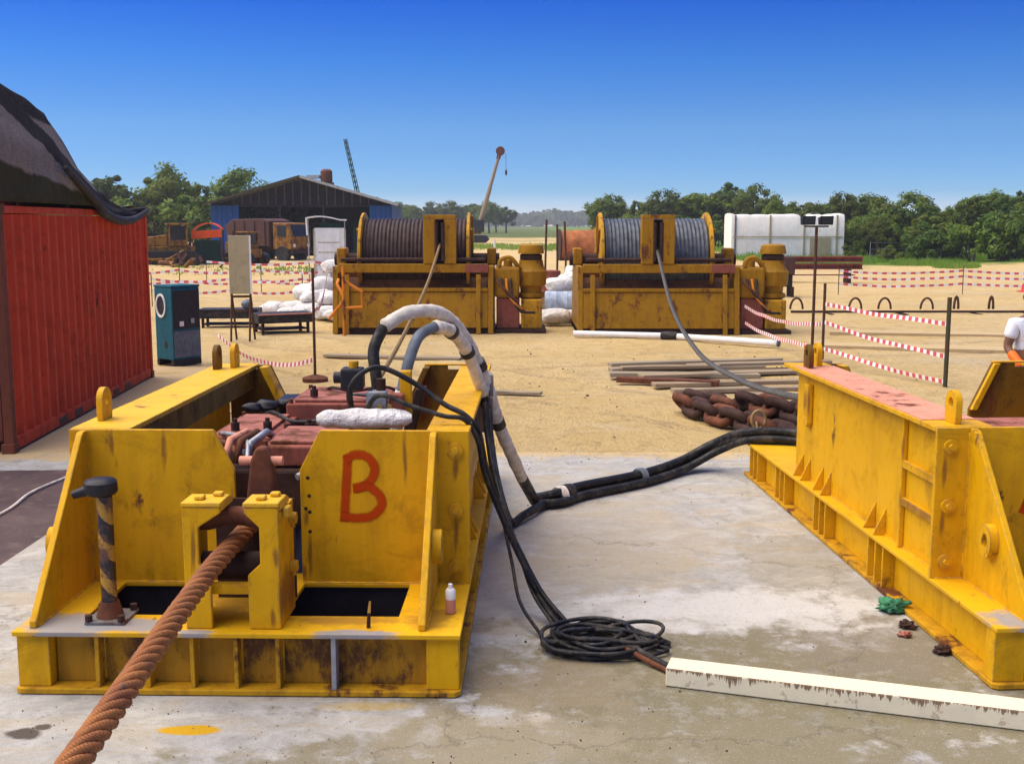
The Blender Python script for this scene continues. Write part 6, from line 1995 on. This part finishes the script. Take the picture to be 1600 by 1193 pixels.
def grass():
    rnd = random.Random(4)
    vt, fs = [], []
    def tuft(x, y, h, n):
        for q in range(n):
            a = rnd.uniform(0, 6.28); r = rnd.uniform(0, .25)
            bx, by = x + r * math.cos(a), y + r * math.sin(a)
            l = h * rnd.uniform(.5, 1.1); w = .03
            dx, dy = rnd.uniform(-.5, .5) * l, rnd.uniform(-.5, .5) * l
            o = len(vt)
            vt.extend([(bx - w, by, GZ - .02), (bx + w, by, GZ - .02), (bx + dx + w * .3, by + dy, GZ + l), (bx + dx - w * .3, by + dy, GZ + l * .97)])
            fs.append((o, o + 1, o + 2, o + 3))
    for i in range(5600):
        x = rnd.uniform(15, 48); y = rnd.uniform(60, 76) + (0 if x > 22 else rnd.uniform(0, 25))
        q = mnoise.noise(Vector((x * .3, y * .25, 6))) + (y - 66) * .05
        if q < 0: continue
        tuft(x, y, rnd.uniform(.15, .35) + .35 * min(1, q), 7)
    for i in range(1500):
        x = rnd.uniform(-8, 12); y = rnd.uniform(95, 125)
        tuft(x, y, rnd.uniform(.15, .45), 6)
    for i in range(160):
        tuft(rnd.uniform(-22, -9), rnd.uniform(52, 62), rnd.uniform(.1, .25), 6)
    o = MB().add(vt, fs).build('grass', 'grass')
    tag(o, 'green grass growing at the edge of the sand', 'grass', kind='stuff')
grass()
def gravel():
    rnd = random.Random(31)
    mb = MB()
    def stone(x, y, z, r):
        n = 6
        ph = rnd.uniform(0, 6)
        vt = [(x + r * rnd.uniform(.7, 1.1) * math.cos(ph + i * 1.047), y + r * rnd.uniform(.7, 1.1) * math.sin(ph + i * 1.047), z - .003) for i in range(6)]
        vt += [(x + r * .55 * math.cos(ph + .5 + i * 1.047), y + r * .55 * math.sin(ph + .5 + i * 1.047), z + r * rnd.uniform(.5, .8)) for i in range(6)]
        mb.add(vt, [(i, (i + 1) % 6, 6 + (i + 1) % 6, 6 + i) for i in range(6)] + [tuple(range(6, 12))], rnd.choice((0, 0, 1, 2)))
    for i in range(170):
        x, y = rnd.uniform(-3.2, 6.5), rnd.uniform(11.8, 24)
        stone(x, y, GZ + .02 + .02 * min(1, (y - 11.8) / 4), rnd.uniform(.006, .022) * (1 if rnd.random() < .93 else 1.8))
    for i in range(260):
        x = rnd.uniform(-.2, 2.4); y = rnd.choice((rnd.gauss(11.3, .35), rnd.gauss(5.6, .8), rnd.uniform(5, 11)))
        if y < 4.5 or y > 11.6 or (y < 10.6 and x > 2.1): continue
        stone(x, y, .001, rnd.uniform(.003, .009) * (1 if rnd.random() < .96 else 1.8))
    for i in range(260):
        stone(rnd.uniform(-3.4, .8), rnd.uniform(4.4, 5.35), .001, rnd.uniform(.002, .006))
    o = mb.build('gravel', ['gravel_a', 'gravel_b', 'dark_rust'])
    tag(o, 'scattered small stones and grit on sand and concrete', 'gravel', kind='stuff')
M['gravel_a'] = plain('tan_grit', (.30, .22, .13), .9, .3, 6)
M['gravel_b'] = plain('grey_grit', (.24, .22, .20), .9, .3, 6)
gravel()
# low wire fence before the right wood
t = thing('wire_fence', 'thin grey wire fence in front of the wood right of the white tank', 'fence', (22.4, 70.5, GZ))
for k in range(6):
    MB().cyl((k * 2.2, 0, 0), (k * 2.2, 0, 1.3), .02, n=6).build('post', 'grey_steel', t)
for z in (.45, .85, 1.25):
    MB().cyl((0, 0, z), (11, 0, z), .006, n=5).build('wire', 'grey_steel', t)

# ------------------------------------------------------------------ haze
def haze():
    o = MB().box(-960, 960, -140, 1180, -1.2, 24).build('haze', 'tape_white')
    s = bpy.data.materials.new('haze_air'); s.use_nodes = True
    nt = s.node_tree; nt.nodes.clear()
    out = nt.nodes.new('ShaderNodeOutputMaterial')
    v = nt.nodes.new('ShaderNodeVolumePrincipled')
    v.inputs['Color'].default_value = (.97, .97, .97, 1)
    v.inputs['Density'].default_value = .00044
    v.inputs['Anisotropy'].default_value = .2
    nt.links.new(v.outputs[0], out.inputs['Volume'])
    o.data.materials.clear(); o.data.materials.append(s)
    tag(o, 'thin pale haze in the air over the whole site', 'haze', kind='stuff')
haze()
